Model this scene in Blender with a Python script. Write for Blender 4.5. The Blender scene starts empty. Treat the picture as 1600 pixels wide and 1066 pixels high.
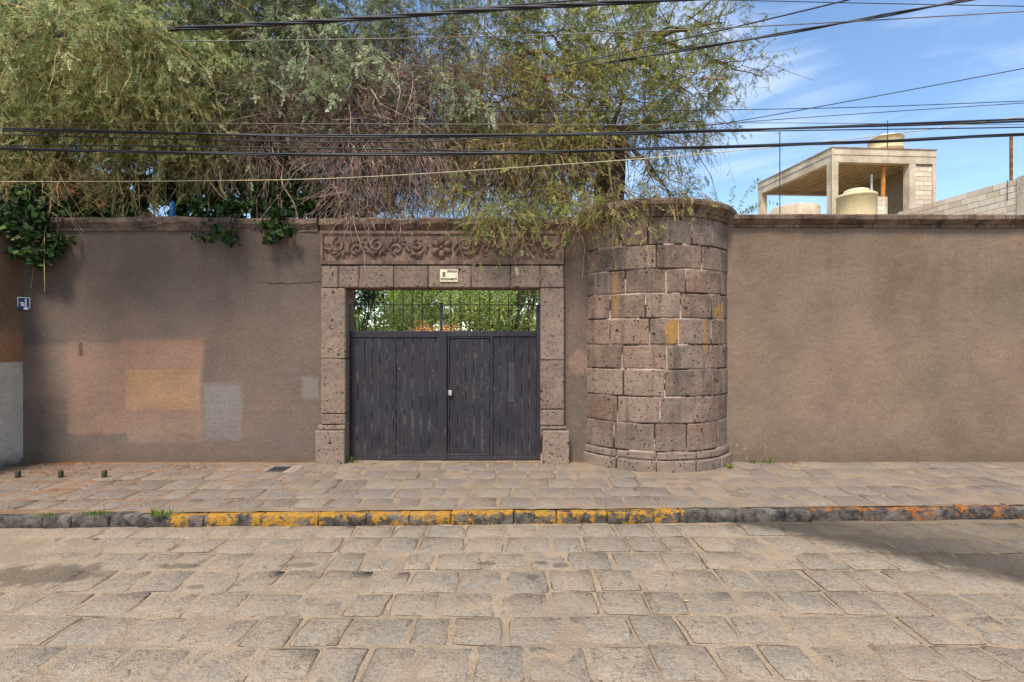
import bpy, math, random
import numpy as np
from mathutils import Vector
R = math.radians
rnd = random.Random(7)
rng = np.random.default_rng(11)
S = bpy.context.scene
COL = S.collection

# ------------------------------------------------------------------ camera, sky, sun, exposure
CAMZ, F = 1.89, 800.0
cam = bpy.data.cameras.new('camera'); cam.lens = 18.0; cam.sensor_width = 36.0
cam.clip_start = 0.05; cam.clip_end = 4000
co = bpy.data.objects.new('camera', cam); COL.objects.link(co)
co.location = (0, 0, CAMZ); co.rotation_euler = (R(90), 0, 0)
S.camera = co
SUN_EL, SUN_AZ = 59.0, 200.0          # azimuth clockwise from +Y: the sun stands behind the camera, a little to the left
W = bpy.data.worlds.new('World'); S.world = W; W.use_nodes = True
SKY_STRENGTH = 0.125
sun = bpy.data.lights.new('sun', 'SUN'); sun.energy = 3.0; sun.angle = R(12); sun.color = (1.0, 0.92, 0.80)
so = bpy.data.objects.new('sun', sun); COL.objects.link(so)
_d = Vector((math.sin(R(SUN_AZ)) * math.cos(R(SUN_EL)), math.cos(R(SUN_AZ)) * math.cos(R(SUN_EL)), math.sin(R(SUN_EL))))
so.rotation_euler = _d.to_track_quat('Z', 'Y').to_euler(); so.location = (0, -5, 20)
S.view_settings.view_transform = 'Standard'; S.view_settings.look = 'None'
S.view_settings.gamma = 1.0; S.view_settings.exposure = 0.98
S.cycles.max_bounces = 5; S.cycles.diffuse_bounces = 3; S.cycles.glossy_bounces = 2; S.cycles.transmission_bounces = 3; S.cycles.transparent_max_bounces = 4
try: S.view_settings.use_curve_mapping = False
except Exception: pass

def at(px, py, Y):
    return Vector(((px - 800.0) / F * Y, Y, CAMZ + (533.0 - py) / F * Y))

# ------------------------------------------------------------------ node helpers
class NT:
    def __init__(s, tree): s.t = tree; s.n = tree.nodes; s.l = tree.links
    def put(s, sock, v):
        if v is None: return
        if isinstance(v, bpy.types.NodeSocket): s.l.new(v, sock)
        elif isinstance(v, (tuple, list)):
            v = tuple(v)
            sock.default_value = v if len(v) == len(sock.default_value) else v + (1.0,)
        else: sock.default_value = v
    def new(s, typ, **kw):
        n = s.n.new(typ)
        for k, v in kw.items(): setattr(n, k, v)
        return n
    def m(s, op, a, b=None, c=None, clamp=False):
        n = s.new('ShaderNodeMath', operation=op, use_clamp=clamp)
        s.put(n.inputs[0], a); s.put(n.inputs[1], b); s.put(n.inputs[2], c)
        return n.outputs[0]
    def vm(s, op, a, b=None):
        n = s.new('ShaderNodeVectorMath', operation=op); s.put(n.inputs[0], a); s.put(n.inputs[1], b)
        return n.outputs[0]
    def noise(s, scale, detail=4, rough=0.55, vec=None, dist=0.0, col=False):
        n = s.new('ShaderNodeTexNoise'); n.inputs['Scale'].default_value = scale; detail = min(detail, 4 if scale < 10 else 3)
        n.inputs['Detail'].default_value = detail; n.inputs['Roughness'].default_value = rough
        n.inputs['Distortion'].default_value = dist
        s.put(n.inputs['Vector'], vec if vec is not None else s.pos())
        return n.outputs['Color'] if col else n.outputs['Fac']
    def voro(s, scale, vec=None, feature='F1', rand=1.0):
        n = s.new('ShaderNodeTexVoronoi', feature=feature); n.inputs['Scale'].default_value = scale
        n.inputs['Randomness'].default_value = rand
        s.put(n.inputs['Vector'], vec if vec is not None else s.pos())
        return n.outputs['Distance']
    def pos(s):
        if not hasattr(s, '_p'): s._p = s.new('ShaderNodeNewGeometry').outputs['Position']
        return s._p
    def xyz(s):
        if not hasattr(s, '_x'):
            n = s.new('ShaderNodeSeparateXYZ'); s.put(n.inputs[0], s.pos()); s._x = n.outputs
        return s._x
    def scaled(s, v):
        return s.vm('MULTIPLY', s.pos(), v)
    def ss(s, v, lo, hi):          # smoothstep lo..hi -> 0..1 (lo may be > hi)
        n = s.new('ShaderNodeMapRange', interpolation_type='SMOOTHSTEP')
        flip = lo > hi
        s.put(n.inputs[0], v); n.inputs[1].default_value = min(lo, hi); n.inputs[2].default_value = max(lo, hi)
        n.inputs[3].default_value = 1.0 if flip else 0.0; n.inputs[4].default_value = 0.0 if flip else 1.0
        return n.outputs[0]
    def mix(s, f, a, b, mode='MIX'):
        n = s.new('ShaderNodeMix', data_type='RGBA', blend_type=mode)
        s.put(n.inputs[0], f); s.put(n.inputs[6], a); s.put(n.inputs[7], b)
        return n.outputs[2]
    def rand(s):
        if not hasattr(s, '_r'): s._r = s.new('ShaderNodeObjectInfo').outputs['Random']
        return s._r
    def attr(s, name):
        return s.new('ShaderNodeAttribute', attribute_name=name).outputs['Fac']
    def bright(s, c, f):
        return s.mix(1.0, c, s.comb(f, f, f), 'MULTIPLY')
    def comb(s, a, b, c):
        n = s.new('ShaderNodeCombineXYZ'); s.put(n.inputs[0], a); s.put(n.inputs[1], b); s.put(n.inputs[2], c)
        return n.outputs[0]
    def box(s, x0, x1, z0, z1, soft=0.03, wob=0.05, u=0, v=2, wn=None):
        n1 = wn if wn is not None else s.noise(3.0, 3)
        X = s.m('ADD', s.xyz()[u], s.m('MULTIPLY', s.m('SUBTRACT', n1, 0.5), wob))
        Z = s.m('ADD', s.xyz()[v], s.m('MULTIPLY', s.m('SUBTRACT', n1, 0.5), -wob))
        a = s.m('MULTIPLY', s.ss(X, x0 - soft, x0 + soft), s.ss(X, x1 + soft, x1 - soft))
        b = s.m('MULTIPLY', s.ss(Z, z0 - soft, z0 + soft), s.ss(Z, z1 + soft, z1 - soft))
        return s.m('MULTIPLY', a, b)
    def blob(s, cx, cv, rx, rv, u=0, v=2, wob=0.5, nscale=4.0, lo=1.1, hi=0.7):
        if not hasattr(s, '_bn'): s._bn = {}
        if nscale not in s._bn: s._bn[nscale] = s.noise(nscale, 3)
        a = s.m('DIVIDE', s.m('SUBTRACT', s.xyz()[u], cx), rx); b = s.m('DIVIDE', s.m('SUBTRACT', s.xyz()[v], cv), rv)
        d = s.m('SQRT', s.m('ADD', s.m('MULTIPLY', a, a), s.m('MULTIPLY', b, b)))
        d = s.m('ADD', d, s.m('MULTIPLY', s.m('SUBTRACT', s._bn[nscale], 0.5), wob))
        return s.ss(d, lo, hi)

def mat(name, build, rough=0.9, spec=0.2):
    m = bpy.data.materials.new(name); m.use_nodes = True
    t = NT(m.node_tree); b = m.node_tree.nodes['Principled BSDF']
    b.inputs['Roughness'].default_value = rough; b.inputs['Specular IOR Level'].default_value = spec
    res = build(t)
    colr, height = res[0], res[1]
    t.put(b.inputs['Base Color'], colr)
    if height is not None:
        bp = t.new('ShaderNodeBump'); bp.inputs['Strength'].default_value = 1.0
        bp.inputs['Distance'].default_value = res[2] if len(res) > 2 else 0.01
        t.put(bp.inputs['Height'], height); t.l.new(bp.outputs[0], b.inputs['Normal'])
    return m

def C(r, g, b):                     # sRGB 0..255 -> linear
    f = lambda c: (c / 255 / 12.92) if c / 255 <= 0.04045 else ((c / 255 + 0.055) / 1.055) ** 2.4
    return (f(r), f(g), f(b), 1.0)

# sky: Nishita + thin high cloud
wt = NT(W.node_tree)
bg = W.node_tree.nodes['Background']
sk = wt.new('ShaderNodeTexSky', sky_type='NISHITA'); sk.sun_disc = False
sk.sun_elevation = R(SUN_EL); sk.sun_rotation = R(SUN_AZ); sk.altitude = 300; sk.air_density = 1.0; sk.dust_density = 0.3; sk.ozone_density = 1.0
tc = wt.new('ShaderNodeTexCoord').outputs['Generated']
wv = wt.vm('ADD', wt.vm('MULTIPLY', tc, (1.0, 1.0, 2.6)), (3.1, 0.4, 0.2))
n1 = wt.noise(1.7, 7, 0.58, wv, 0.5); n2 = wt.noise(5.0, 6, 0.6, wt.vm('MULTIPLY', tc, (1.0, 1.0, 5.0)), 0.8)
cl = wt.m('ADD', wt.m('MULTIPLY', n1, 0.7), wt.m('MULTIPLY', n2, 0.3))
cf = wt.m('ADD', wt.m('MULTIPLY', wt.ss(cl, 0.45, 0.75), 0.5), 0.02)
hsv = wt.new('ShaderNodeHueSaturation'); hsv.inputs['Saturation'].default_value = 1.12; wt.put(hsv.inputs['Color'], sk.outputs[0])
cw = wt.mix(cf, hsv.outputs[0], (6.2, 6.6, 7.2))
wt.put(bg.inputs[0], cw); bg.inputs[1].default_value = SKY_STRENGTH

# ------------------------------------------------------------------ object helpers
def mesh_np(name, V, Fq, smooth=False, tint=None):
    """V (n,3) float array, Fq (m,k) int array of equal-sided faces"""
    me = bpy.data.meshes.new(name)
    V = np.asarray(V, dtype=np.float32); Fq = np.asarray(Fq, dtype=np.int32)
    k = Fq.shape[1]
    me.vertices.add(len(V)); me.vertices.foreach_set('co', V.ravel())
    me.loops.add(Fq.size); me.loops.foreach_set('vertex_index', Fq.ravel())
    me.polygons.add(len(Fq)); me.polygons.foreach_set('loop_start', np.arange(0, Fq.size, k, dtype=np.int32))
    if tint is not None:
        a = me.attributes.new('tint', 'FLOAT', 'FACE'); a.data.foreach_set('value', np.asarray(tint, dtype=np.float32))
    me.update(calc_edges=True)
    me.polygons.foreach_set('use_smooth', np.full(len(Fq), smooth, dtype=bool))
    return me

def mesh_py(name, V, Fc, smooth=False):
    me = bpy.data.meshes.new(name); me.from_pydata([tuple(v) for v in V], [], Fc); me.update()
    if smooth: me.polygons.foreach_set('use_smooth', np.full(len(me.polygons), True))
    return me

def link(name, me, m=None, parent=None, loc=None):
    o = bpy.data.objects.new(name, me); COL.objects.link(o)
    if m is not None and me is not None and len(me.materials) == 0: me.materials.append(m)
    if parent is not None: o.parent = parent
    if loc is not None: o.location = loc
    return o

def tag(o, label=None, cat=None, group=None, kind=None):
    if label: o['label'] = label
    if cat: o['category'] = cat
    if group: o['group'] = group
    if kind: o['kind'] = kind
    return o

def empty(name, loc, label, cat, group=None):
    o = bpy.data.objects.new(name, None); COL.objects.link(o); o.location = loc; o.empty_display_size = 0.2
    return tag(o, label, cat, group)

def wpart(name, V, Fc, m, parent, smooth=False):
    """a part given in world coordinates under a parent that stands unrotated at its own location"""
    off = Vector((0, 0, 0)); p = parent
    while p is not None: off = off + p.location; p = p.parent
    return link(name, mesh_py(name, [Vector(v) - off for v in V], Fc, smooth), m, parent)

def boxgeo(x0, x1, y0, y1, z0, z1, bev=0.0):
    if bev <= 0:
        V = [(x, y, z) for z in (z0, z1) for y in (y0, y1) for x in (x0, x1)]
        return V, [(0, 2, 3, 1), (4, 5, 7, 6), (0, 1, 5, 4), (2, 6, 7, 3), (0, 4, 6, 2), (1, 3, 7, 5)]
    b = bev; V = []; Fc = []
    import itertools
    idx = {}
    lo = (x0, y0, z0); hi = (x1, y1, z1)
    for c in itertools.product((0, 1), repeat=3):
        base = [hi[i] if c[i] else lo[i] for i in range(3)]
        ins = [base[i] + (-b if c[i] else b) for i in range(3)]
        for a in range(3):
            p = list(ins); p[a] = base[a]; idx[(c, a)] = len(V); V.append(tuple(p))
    for a in range(3):
        o = [i for i in range(3) if i != a]
        for sd in (0, 1):
            q = []
            for s1, s2 in ((0, 0), (1, 0), (1, 1), (0, 1)):
                c = [0, 0, 0]; c[a] = sd; c[o[0]] = s1; c[o[1]] = s2; q.append(idx[(tuple(c), a)])
            Fc.append(tuple(q))
    for a in range(3):
        o = [i for i in range(3) if i != a]
        for s1 in (0, 1):
            for s2 in (0, 1):
                c0 = [0, 0, 0]; c0[o[0]] = s1; c0[o[1]] = s2; c1 = list(c0); c0[a] = 0; c1[a] = 1
                Fc.append((idx[(tuple(c0), o[0])], idx[(tuple(c1), o[0])], idx[(tuple(c1), o[1])], idx[(tuple(c0), o[1])]))
    for c in itertools.product((0, 1), repeat=3): Fc.append(tuple(idx[(c, a)] for a in range(3)))
    import bmesh
    bm = bmesh.new(); vs = [bm.verts.new(v) for v in V]
    for f in Fc: bm.faces.new([vs[i] for i in f])
    bmesh.ops.recalc_face_normals(bm, faces=bm.faces)
    bm.verts.index_update()
    Fc = [tuple(v.index for v in f.verts) for f in bm.faces]; V = [tuple(v.co) for v in bm.verts]; bm.free()
    return V, Fc

def pbox(name, x0, x1, y0, y1, z0, z1, m, parent, bev=0.0):
    V, Fc = boxgeo(x0, x1, y0, y1, z0, z1, bev); return wpart(name, V, Fc, m, parent)

def merge(*gs):
    V, Fc = [], []
    for v, f in gs:
        n = len(V); V += [tuple(a) for a in v]; Fc += [tuple(i + n for i in q) for q in f]
    return V, Fc

def tubegeo(pts, rad, n=6, cap=True):
    pts = [Vector(p) for p in pts]; N = len(pts)
    rad = rad if hasattr(rad, '__len__') else [rad] * N
    V, Fc = [], []; up = None
    for i, p in enumerate(pts):
        t = (pts[min(i + 1, N - 1)] - pts[max(i - 1, 0)]).normalized()
        if up is None:
            up = Vector((0, 0, 1)) if abs(t.z) < 0.9 else Vector((0, 1, 0))
        u = t.cross(up); u.normalize(); w = u.cross(t); up = w
        for k in range(n):
            a = 2 * math.pi * k / n; V.append(p + (u * math.cos(a) + w * math.sin(a)) * rad[i])
    for i in range(N - 1):
        for k in range(n):
            a = i * n + k; b = i * n + (k + 1) % n; Fc.append((a, b, b + n, a + n))
    if cap: Fc += [tuple(range(n - 1, -1, -1)), tuple((N - 1) * n + k for k in range(n))]
    return V, Fc

def lathegeo(cx, cy, prof, n=24):
    V, Fc = [], []
    for r, z in prof:
        for k in range(n):
            a = 2 * math.pi * k / n; V.append((cx + r * math.cos(a), cy + r * math.sin(a), z))
    for i in range(len(prof) - 1):
        for k in range(n):
            a = i * n + k; b = i * n + (k + 1) % n; Fc.append((a, b, b + n, a + n))
    Fc += [tuple(range(n - 1, -1, -1)), tuple((len(prof) - 1) * n + k for k in range(n))]
    return V, Fc

def blockgeo(P, w, h, thick=0.1, bev=0.012, inset=0.02, jit=0.006, nu=3, nv=2, bump=0.004, lip=0.0, lipd=0.0, rr=None, corner=0.3):
    """a hewn block: P(u,v,d) maps face coordinates (0..w, 0..h, outward d) into space"""
    rr = rr or rnd
    us = [0, inset] + [inset + (w - 2 * inset) * k / nu for k in range(1, nu)] + [w - inset, w]
    vs = [0, inset] + [inset + (h - 2 * inset) * k / nv for k in range(1, nv)] + [h - inset, h]
    nU, nV = len(us), len(vs); uv = {}; V = []; Fc = []
    for j, v in enumerate(vs):
        for i, u in enumerate(us):
            eu = i in (0, nU - 1); ev = j in (0, nV - 1)
            du = rr.uniform(-jit, jit); dv = rr.uniform(-jit, jit); d = rr.uniform(-bump, bump)
            if eu: du = -abs(du) if i else abs(du)
            if ev: dv = -abs(dv) if j else abs(dv)
            if eu and ev:
                du += (inset * corner) * (1 if i == 0 else -1); dv += (inset * corner) * (1 if j == 0 else -1)
            if eu or ev: d = -bev + rr.uniform(-bev * 0.4, bev * 0.3)
            uv[i, j] = (u + du, v + dv); V.append(P(u + du, v + dv, d))
    for j in range(nV - 1):
        for i in range(nU - 1):
            a = j * nU + i; Fc.append((a, a + 1, a + nU + 1, a + nU))
    ring = [(i, 0) for i in range(nU)] + [(nU - 1, j) for j in range(1, nV)] + [(i, nV - 1) for i in range(nU - 2, -1, -1)] + [(0, j) for j in range(nV - 2, 0, -1)]
    n0 = len(V); n = len(ring)
    for (i, j) in ring: V.append(P(*uv[i, j], -thick))
    for k in range(n):
        a = ring[k][1] * nU + ring[k][0]; k2 = (k + 1) % n; b = ring[k2][1] * nU + ring[k2][0]
        Fc.append((b, a, n0 + k, n0 + k2))
    nface = len(Fc)
    if lip > 0:                           # a narrow line of packed dirt against the stone's side
        n1 = len(V)
        for (i, j) in ring: V.append(P(*uv[i, j], -lipd))
        for (i, j) in ring:
            u, v = uv[i, j]; q = lip * rr.uniform(0.3, 1.5)
            V.append(P(u + (q if i == nU - 1 else -q if i == 0 else 0), v + (q if j == nV - 1 else -q if j == 0 else 0), -lipd - 0.002))
        for k in range(n):
            k2 = (k + 1) % n; Fc.append((n1 + k2, n1 + k, n1 + n + k, n1 + n + k2))
    return V, Fc, nface

# ------------------------------------------------------------------ materials
def shadow_stains_road(t, c):
    """painted shadow of an unmodelled parked car, plus stains and small oily drips in the paving"""
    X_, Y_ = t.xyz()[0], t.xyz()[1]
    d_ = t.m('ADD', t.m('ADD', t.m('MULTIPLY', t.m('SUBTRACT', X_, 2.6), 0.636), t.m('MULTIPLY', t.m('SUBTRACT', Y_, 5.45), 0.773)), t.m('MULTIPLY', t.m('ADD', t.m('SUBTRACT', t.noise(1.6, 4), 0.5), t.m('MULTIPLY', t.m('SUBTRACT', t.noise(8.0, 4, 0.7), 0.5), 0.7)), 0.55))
    car_shadow = t.m('MULTIPLY', t.m('MULTIPLY', t.ss(d_, -0.08, 0.30), t.m('SUBTRACT', 1.0, t.m('MULTIPLY', t.ss(d_, 0.35, 1.5), 0.5))), t.ss(t.m('ADD', Y_, t.m('MULTIPLY', t.noise(2.5, 3), 0.3)), 4.0, 4.4))  # soft car shadow, darkened straight into the paving colour
    st = t.m('MAXIMUM', t.m('MULTIPLY', car_shadow, 0.84), t.m('MULTIPLY', t.blob(-4.05, 4.42, 0.55, 0.25, 0, 1, 1.6, 5.0, 1.0, 0.6), 0.55))
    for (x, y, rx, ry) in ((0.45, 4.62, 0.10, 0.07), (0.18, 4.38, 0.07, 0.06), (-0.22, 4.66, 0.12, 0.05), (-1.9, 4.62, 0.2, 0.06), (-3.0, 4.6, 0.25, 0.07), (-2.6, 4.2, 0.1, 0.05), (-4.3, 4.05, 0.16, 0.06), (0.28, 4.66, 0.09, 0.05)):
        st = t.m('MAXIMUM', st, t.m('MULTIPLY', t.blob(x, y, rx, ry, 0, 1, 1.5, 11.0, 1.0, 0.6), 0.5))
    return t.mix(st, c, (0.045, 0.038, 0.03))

SAND = C(162, 145, 124)
def m_road_stone(t):
    r = t.rand()
    c = t.mix(t.ss(r, 0.1, 0.9), C(150, 135, 116), C(170, 153, 131))
    c = t.mix(t.ss(t.noise(2.2, 3), 0.42, 0.62), c, C(148, 137, 122))
    c = t.mix(t.m('MULTIPLY', t.ss(t.noise(22, 6, 0.7), 0.45, 0.72), 0.55), c, C(122, 106, 90))
    c = t.mix(t.m('MULTIPLY', t.ss(t.noise(60, 4, 0.7), 0.55, 0.75), 0.5), c, C(196, 184, 166))
    smear = t.m('ADD', t.noise(1.3, 5, 0.6), t.m('MULTIPLY', t.ss(t.xyz()[0], 0.0, -4.5), 0.15))
    c = t.mix(t.m('MULTIPLY', t.ss(smear, 0.44, 0.60), 0.85), c, SAND)
    c = t.mix(t.m('MULTIPLY', t.ss(t.noise(7, 5, 0.7), 0.6, 0.72), 0.5), c, C(98, 88, 78))
    ck = t.m('ABSOLUTE', t.m('SUBTRACT', t.noise(2.6, 5, 0.6, dist=0.6), 0.5))
    c = t.mix(t.m('MULTIPLY', t.ss(ck, 0.006, 0.001), 0.6), c, C(70, 58, 46))
    g = t.noise(42, 3, 0.8)
    c = t.mix(t.m('MULTIPLY', t.ss(g, 0.50, 0.36), 0.5), c, t.bright(c, 0.5)); c = t.mix(t.m('MULTIPLY', t.ss(g, 0.54, 0.68), 0.45), c, t.bright(c, 1.4))
    c = t.mix(t.m('MULTIPLY', t.ss(t.noise(110, 2, 0.8), 0.58, 0.68), 0.55), c, C(84, 72, 62))
    h = t.m('ADD', t.m('MULTIPLY', g, 1.3), t.m('MULTIPLY', t.noise(6, 4), 1.5))
    return shadow_stains_road(t, t.bright(c, 0.93)), h, 0.018
def m_sand(t):
    c = t.mix(t.ss(t.noise(3, 5), 0.35, 0.65), C(165, 145, 121), C(148, 131, 110))
    c = t.mix(t.m('MULTIPLY', t.ss(t.noise(45, 5, 0.75), 0.5, 0.7), 0.6), c, C(120, 100, 80))
    c = t.mix(t.m('MULTIPLY', t.ss(t.noise(70, 3, 0.7), 0.58, 0.7), 0.7), c, C(188, 169, 144))
    c = t.mix(t.m('MULTIPLY', t.ss(t.noise(100, 2, 0.8), 0.55, 0.66), 0.5), c, C(96, 80, 64))
    return shadow_stains_road(t, c), t.m('ADD', t.noise(55, 6, 0.75), t.noise(12, 3)), 0.018
def m_dirt(t):
    return t.mix(t.ss(t.noise(6, 4), 0.4, 0.65), C(78, 62, 48), C(136, 112, 86)), t.noise(70, 4), 0.006
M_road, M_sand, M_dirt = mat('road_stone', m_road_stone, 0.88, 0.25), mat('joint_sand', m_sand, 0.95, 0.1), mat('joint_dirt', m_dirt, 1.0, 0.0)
def m_side_stone(t):
    r = t.rand()
    c = t.mix(t.ss(r, 0.1, 0.9), C(126, 113, 100), C(148, 134, 117))
    c = t.mix(t.ss(t.noise(1.8, 3), 0.4, 0.62), c, C(134, 122, 112))
    c = t.mix(t.m('MULTIPLY', t.ss(t.noise(26, 6, 0.7), 0.45, 0.72), 0.6), c, C(98, 86, 76))
    c = t.mix(t.m('MULTIPLY', t.ss(t.noise(70, 4, 0.7), 0.55, 0.75), 0.5), c, C(180, 168, 152))
    c = t.mix(t.m('MULTIPLY', t.ss(t.noise(1.1, 5, 0.62), 0.5, 0.64), 0.5), c, C(148, 130, 110))
    lf = t.m('MULTIPLY', t.ss(t.xyz()[0], -3.0, -7.2), t.ss(t.xyz()[1], 6.0, 7.9))
    c = t.mix(t.m('MULTIPLY', lf, t.m('MULTIPLY', t.ss(t.noise(5, 6, 0.7), 0.38, 0.62), 0.5)), c, C(112, 78, 54))
    g = t.noise(42, 3, 0.8)
    c = t.mix(t.m('MULTIPLY', t.ss(g, 0.50, 0.36), 0.5), c, t.bright(c, 0.5)); c = t.mix(t.m('MULTIPLY', t.ss(g, 0.54, 0.68), 0.45), c, t.bright(c, 1.4))
    h = t.m('ADD', t.m('MULTIPLY', g, 1.3), t.m('MULTIPLY', t.noise(6, 4), 1.5))
    return c, h, 0.016
M_side = mat('sidewalk_stone', m_side_stone, 0.9, 0.2)
def m_side_bed(t):
    c = t.mix(t.ss(t.noise(3, 5), 0.35, 0.65), C(148, 129, 108), C(130, 115, 98))
    c = t.mix(t.m('MULTIPLY', t.ss(t.noise(45, 5, 0.75), 0.5, 0.7), 0.6), c, C(110, 88, 68))
    lf = t.m('MULTIPLY', t.ss(t.xyz()[0], -1.5, -6.0), 0.55)
    c = t.mix(t.m('MULTIPLY', lf, t.ss(t.noise(7, 5, 0.7), 0.36, 0.6)), c, C(120, 74, 44))
    return c, t.noise(55, 6, 0.75), 0.012
M_bed = mat('sidewalk_bed', m_side_bed, 0.95, 0.1)
def m_kerb(t):
    X = t.xyz()[0]
    c = t.mix(t.ss(t.noise(14, 6, 0.7), 0.35, 0.65), C(48, 43, 39), C(86, 78, 70))
    c = t.mix(t.m('MULTIPLY', t.ss(t.noise(4, 4), 0.5, 0.65), 0.5), c, C(128, 116, 104))
    a = t.m('MULTIPLY', t.ss(X, -3.95, -3.55), t.ss(X, 2.05, 1.7)); b = t.ss(X, 3.1, 3.7)
    b = t.m('MULTIPLY', b, 0.62)
    zone = t.m('MAXIMUM', a, b)
    top = t.m('MULTIPLY', t.ss(t.xyz()[2], -0.045, -0.01), 0.06)
    n = t.m('ADD', t.m('ADD', t.m('MULTIPLY', t.noise(6.5, 7, 0.72), 0.75), t.m('MULTIPLY', t.noise(2.1, 3), 0.3)), top)
    n = t.m('SUBTRACT', t.m('ADD', n, t.m('MULTIPLY', zone, 0.14)), 0.105)
    n = t.m('ADD', n, t.m('MULTIPLY', t.m('SUBTRACT', t.noise(24, 3, 0.85), 0.5), 0.42))
    k = t.m('MULTIPLY', t.m('MULTIPLY', t.ss(n, 0.535, 0.60), t.ss(zone, 0.1, 0.4)), 0.9)
    yel = t.mix(t.ss(X, 2.5, 3.5), C(166, 120, 34), C(156, 92, 32))
    yel = t.mix(t.m('MULTIPLY', t.ss(t.noise(20, 5, 0.7), 0.45, 0.7), 0.8), yel, C(112, 82, 44))
    return t.mix(k, c, yel), t.m('ADD', t.noise(16, 7, 0.7), t.m('MULTIPLY', k, 0.12)), 0.02
M_kerb = mat('kerb_stone_paint', m_kerb, 0.8, 0.25)

def plaster_grain(t, c, dark=0.5):
    c = t.mix(t.m('MULTIPLY', t.ss(t.noise(38, 3, 0.85), 0.54, 0.38), 0.4), c, t.bright(c, 0.6)); c = t.mix(t.m('MULTIPLY', t.ss(t.noise(75, 4, 0.8), 0.48, 0.66), 0.45), c, t.bright(c, 0.55))
    c = t.mix(t.m('MULTIPLY', t.ss(t.noise(110, 3, 0.8), 0.55, 0.70), 0.5), c, t.bright(c, 1.6))
    wv_ = t.noise(1.7, 4, 0.7); c = t.mix(t.m('MULTIPLY', t.ss(wv_, 0.54, 0.36), 0.32), c, t.bright(c, 0.68)); c = t.mix(t.m('MULTIPLY', t.ss(wv_, 0.54, 0.7), 0.35), c, t.bright(c, 1.25))
    gr_ = t.m('MULTIPLY', t.ss(t.m('ADD', t.xyz()[2], t.m('MULTIPLY', t.noise(5, 4, 0.7), 0.35)), 0.42, 0.18), 0.45)
    c = t.mix(gr_, c, C(104, 84, 66))
    g3 = t.noise(21, 3, 0.9); c = t.mix(t.m('MULTIPLY', t.ss(g3, 0.50, 0.36), 0.38), c, t.bright(c, 0.62)); c = t.mix(t.m('MULTIPLY', t.ss(g3, 0.52, 0.66), 0.34), c, t.bright(c, 1.38))
    return t.mix(1.0, c, (1.06 * dark * 2, 1.09 * dark * 2, 1.09 * dark * 2), 'MULTIPLY')
def plaster_h(t):
    return t.m('ADD', t.m('MULTIPLY', t.noise(70, 6, 0.75), 1.0), t.m('MULTIPLY', t.noise(7, 4), 1.4))
def m_plaster_left(t):
    X, Z = t.xyz()[0], t.xyz()[2]; w = t.noise(4.0, 4)
    bx = lambda a, b, c_, d, s=0.03, wob=0.10: t.box((a - 800) / 100, (b - 800) / 100, (722 - d) / 100, (722 - c_) / 100, s, wob, wn=w)
    c = t.mix(t.ss(t.noise(0.9, 4), 0.38, 0.62), C(128, 106, 92), C(118, 101, 89))
    c = t.mix(t.m('MULTIPLY', t.ss(Z, 1.9, 3.3), 0.45), c, C(104, 86, 74))
    c = t.mix(t.m('MULTIPLY', bx(36, 108, 538, 622, 0.05), 0.5), c, C(150, 124, 106))
    c = t.mix(t.m('MULTIPLY', bx(36, 108, 500, 537, 0.05), 0.5), c, C(112, 99, 94))
    c = t.mix(t.m('MULTIPLY', bx(106, 316, 535, 678, 0.04), 0.8), c, C(152, 120, 101))
    c = t.mix(t.m('MULTIPLY', bx(190, 318, 530, 575, 0.05), 0.5), c, C(160, 120, 98))
    c = t.mix(t.m('MULTIPLY', bx(200, 318, 655, 692, 0.04), 0.6), c, C(150, 122, 104))
    c = t.mix(t.m('MULTIPLY', bx(196, 311, 577, 640, 0.014, 0.05), t.m('ADD', 0.5, t.m('MULTIPLY', t.ss(t.noise(1.0, 4, 0.7, t.scaled((2.0, 1.0, 14.0))), 0.35, 0.65), 0.3))), c, t.mix(t.ss(t.noise(2.0, 3), 0.4, 0.6), C(178, 136, 102), C(168, 128, 92)))
    c = t.mix(t.m('MULTIPLY', bx(318, 378, 600, 688, 0.05, 0.14), 0.75), c, C(138, 128, 120))
    c = t.mix(t.m('MULTIPLY', bx(472, 498, 588, 622, 0.03), 0.6), c, C(146, 136, 124))
    c = t.mix(t.m('MULTIPLY', bx(123, 130, 536, 557, 0.015), 0.7), c, C(84, 66, 54))
    c = t.mix(t.m('MULTIPLY', t.blob(1.05, 1.55, 0.18, 0.2), 0.6), c, C(160, 124, 104))
    st = t.noise(1.0, 5, 0.6, t.scaled((4.0, 1.0, 0.25)))
    c = t.mix(t.m('MULTIPLY', t.m('MULTIPLY', t.ss(st, 0.5, 0.7), t.ss(Z, 1.6, 3.5)), 0.35), c, C(88, 73, 62))
    c = t.mix(t.m('MULTIPLY', t.ss(t.m('ADD', Z, t.m('MULTIPLY', t.noise(5, 4), 0.3)), 0.38, 0.1), 0.5), c, C(130, 112, 98))
    # hairline crack beside the portal, scraped white flecks
    ck = t.m('ABSOLUTE', t.m('SUBTRACT', t.m('ADD', Z, t.m('MULTIPLY', t.noise(4.5, 4), 0.12)), 2.86))
    c = t.mix(t.m('MULTIPLY', t.m('MULTIPLY', t.ss(ck, 0.012, 0.004), t.ss(X, -4.1, -3.7)), t.ss(X, -2.6, -3.0)), c, C(70, 56, 46))
    fl = t.m('MULTIPLY', t.ss(t.noise(16, 5, 0.8), 0.70, 0.74), t.ss(Z, 1.4, 0.6))
    c = t.mix(t.m('MULTIPLY', fl, 0.7), c, C(190, 178, 164))
    return plaster_grain(t, c, 0.43), plaster_h(t), 0.010
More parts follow.
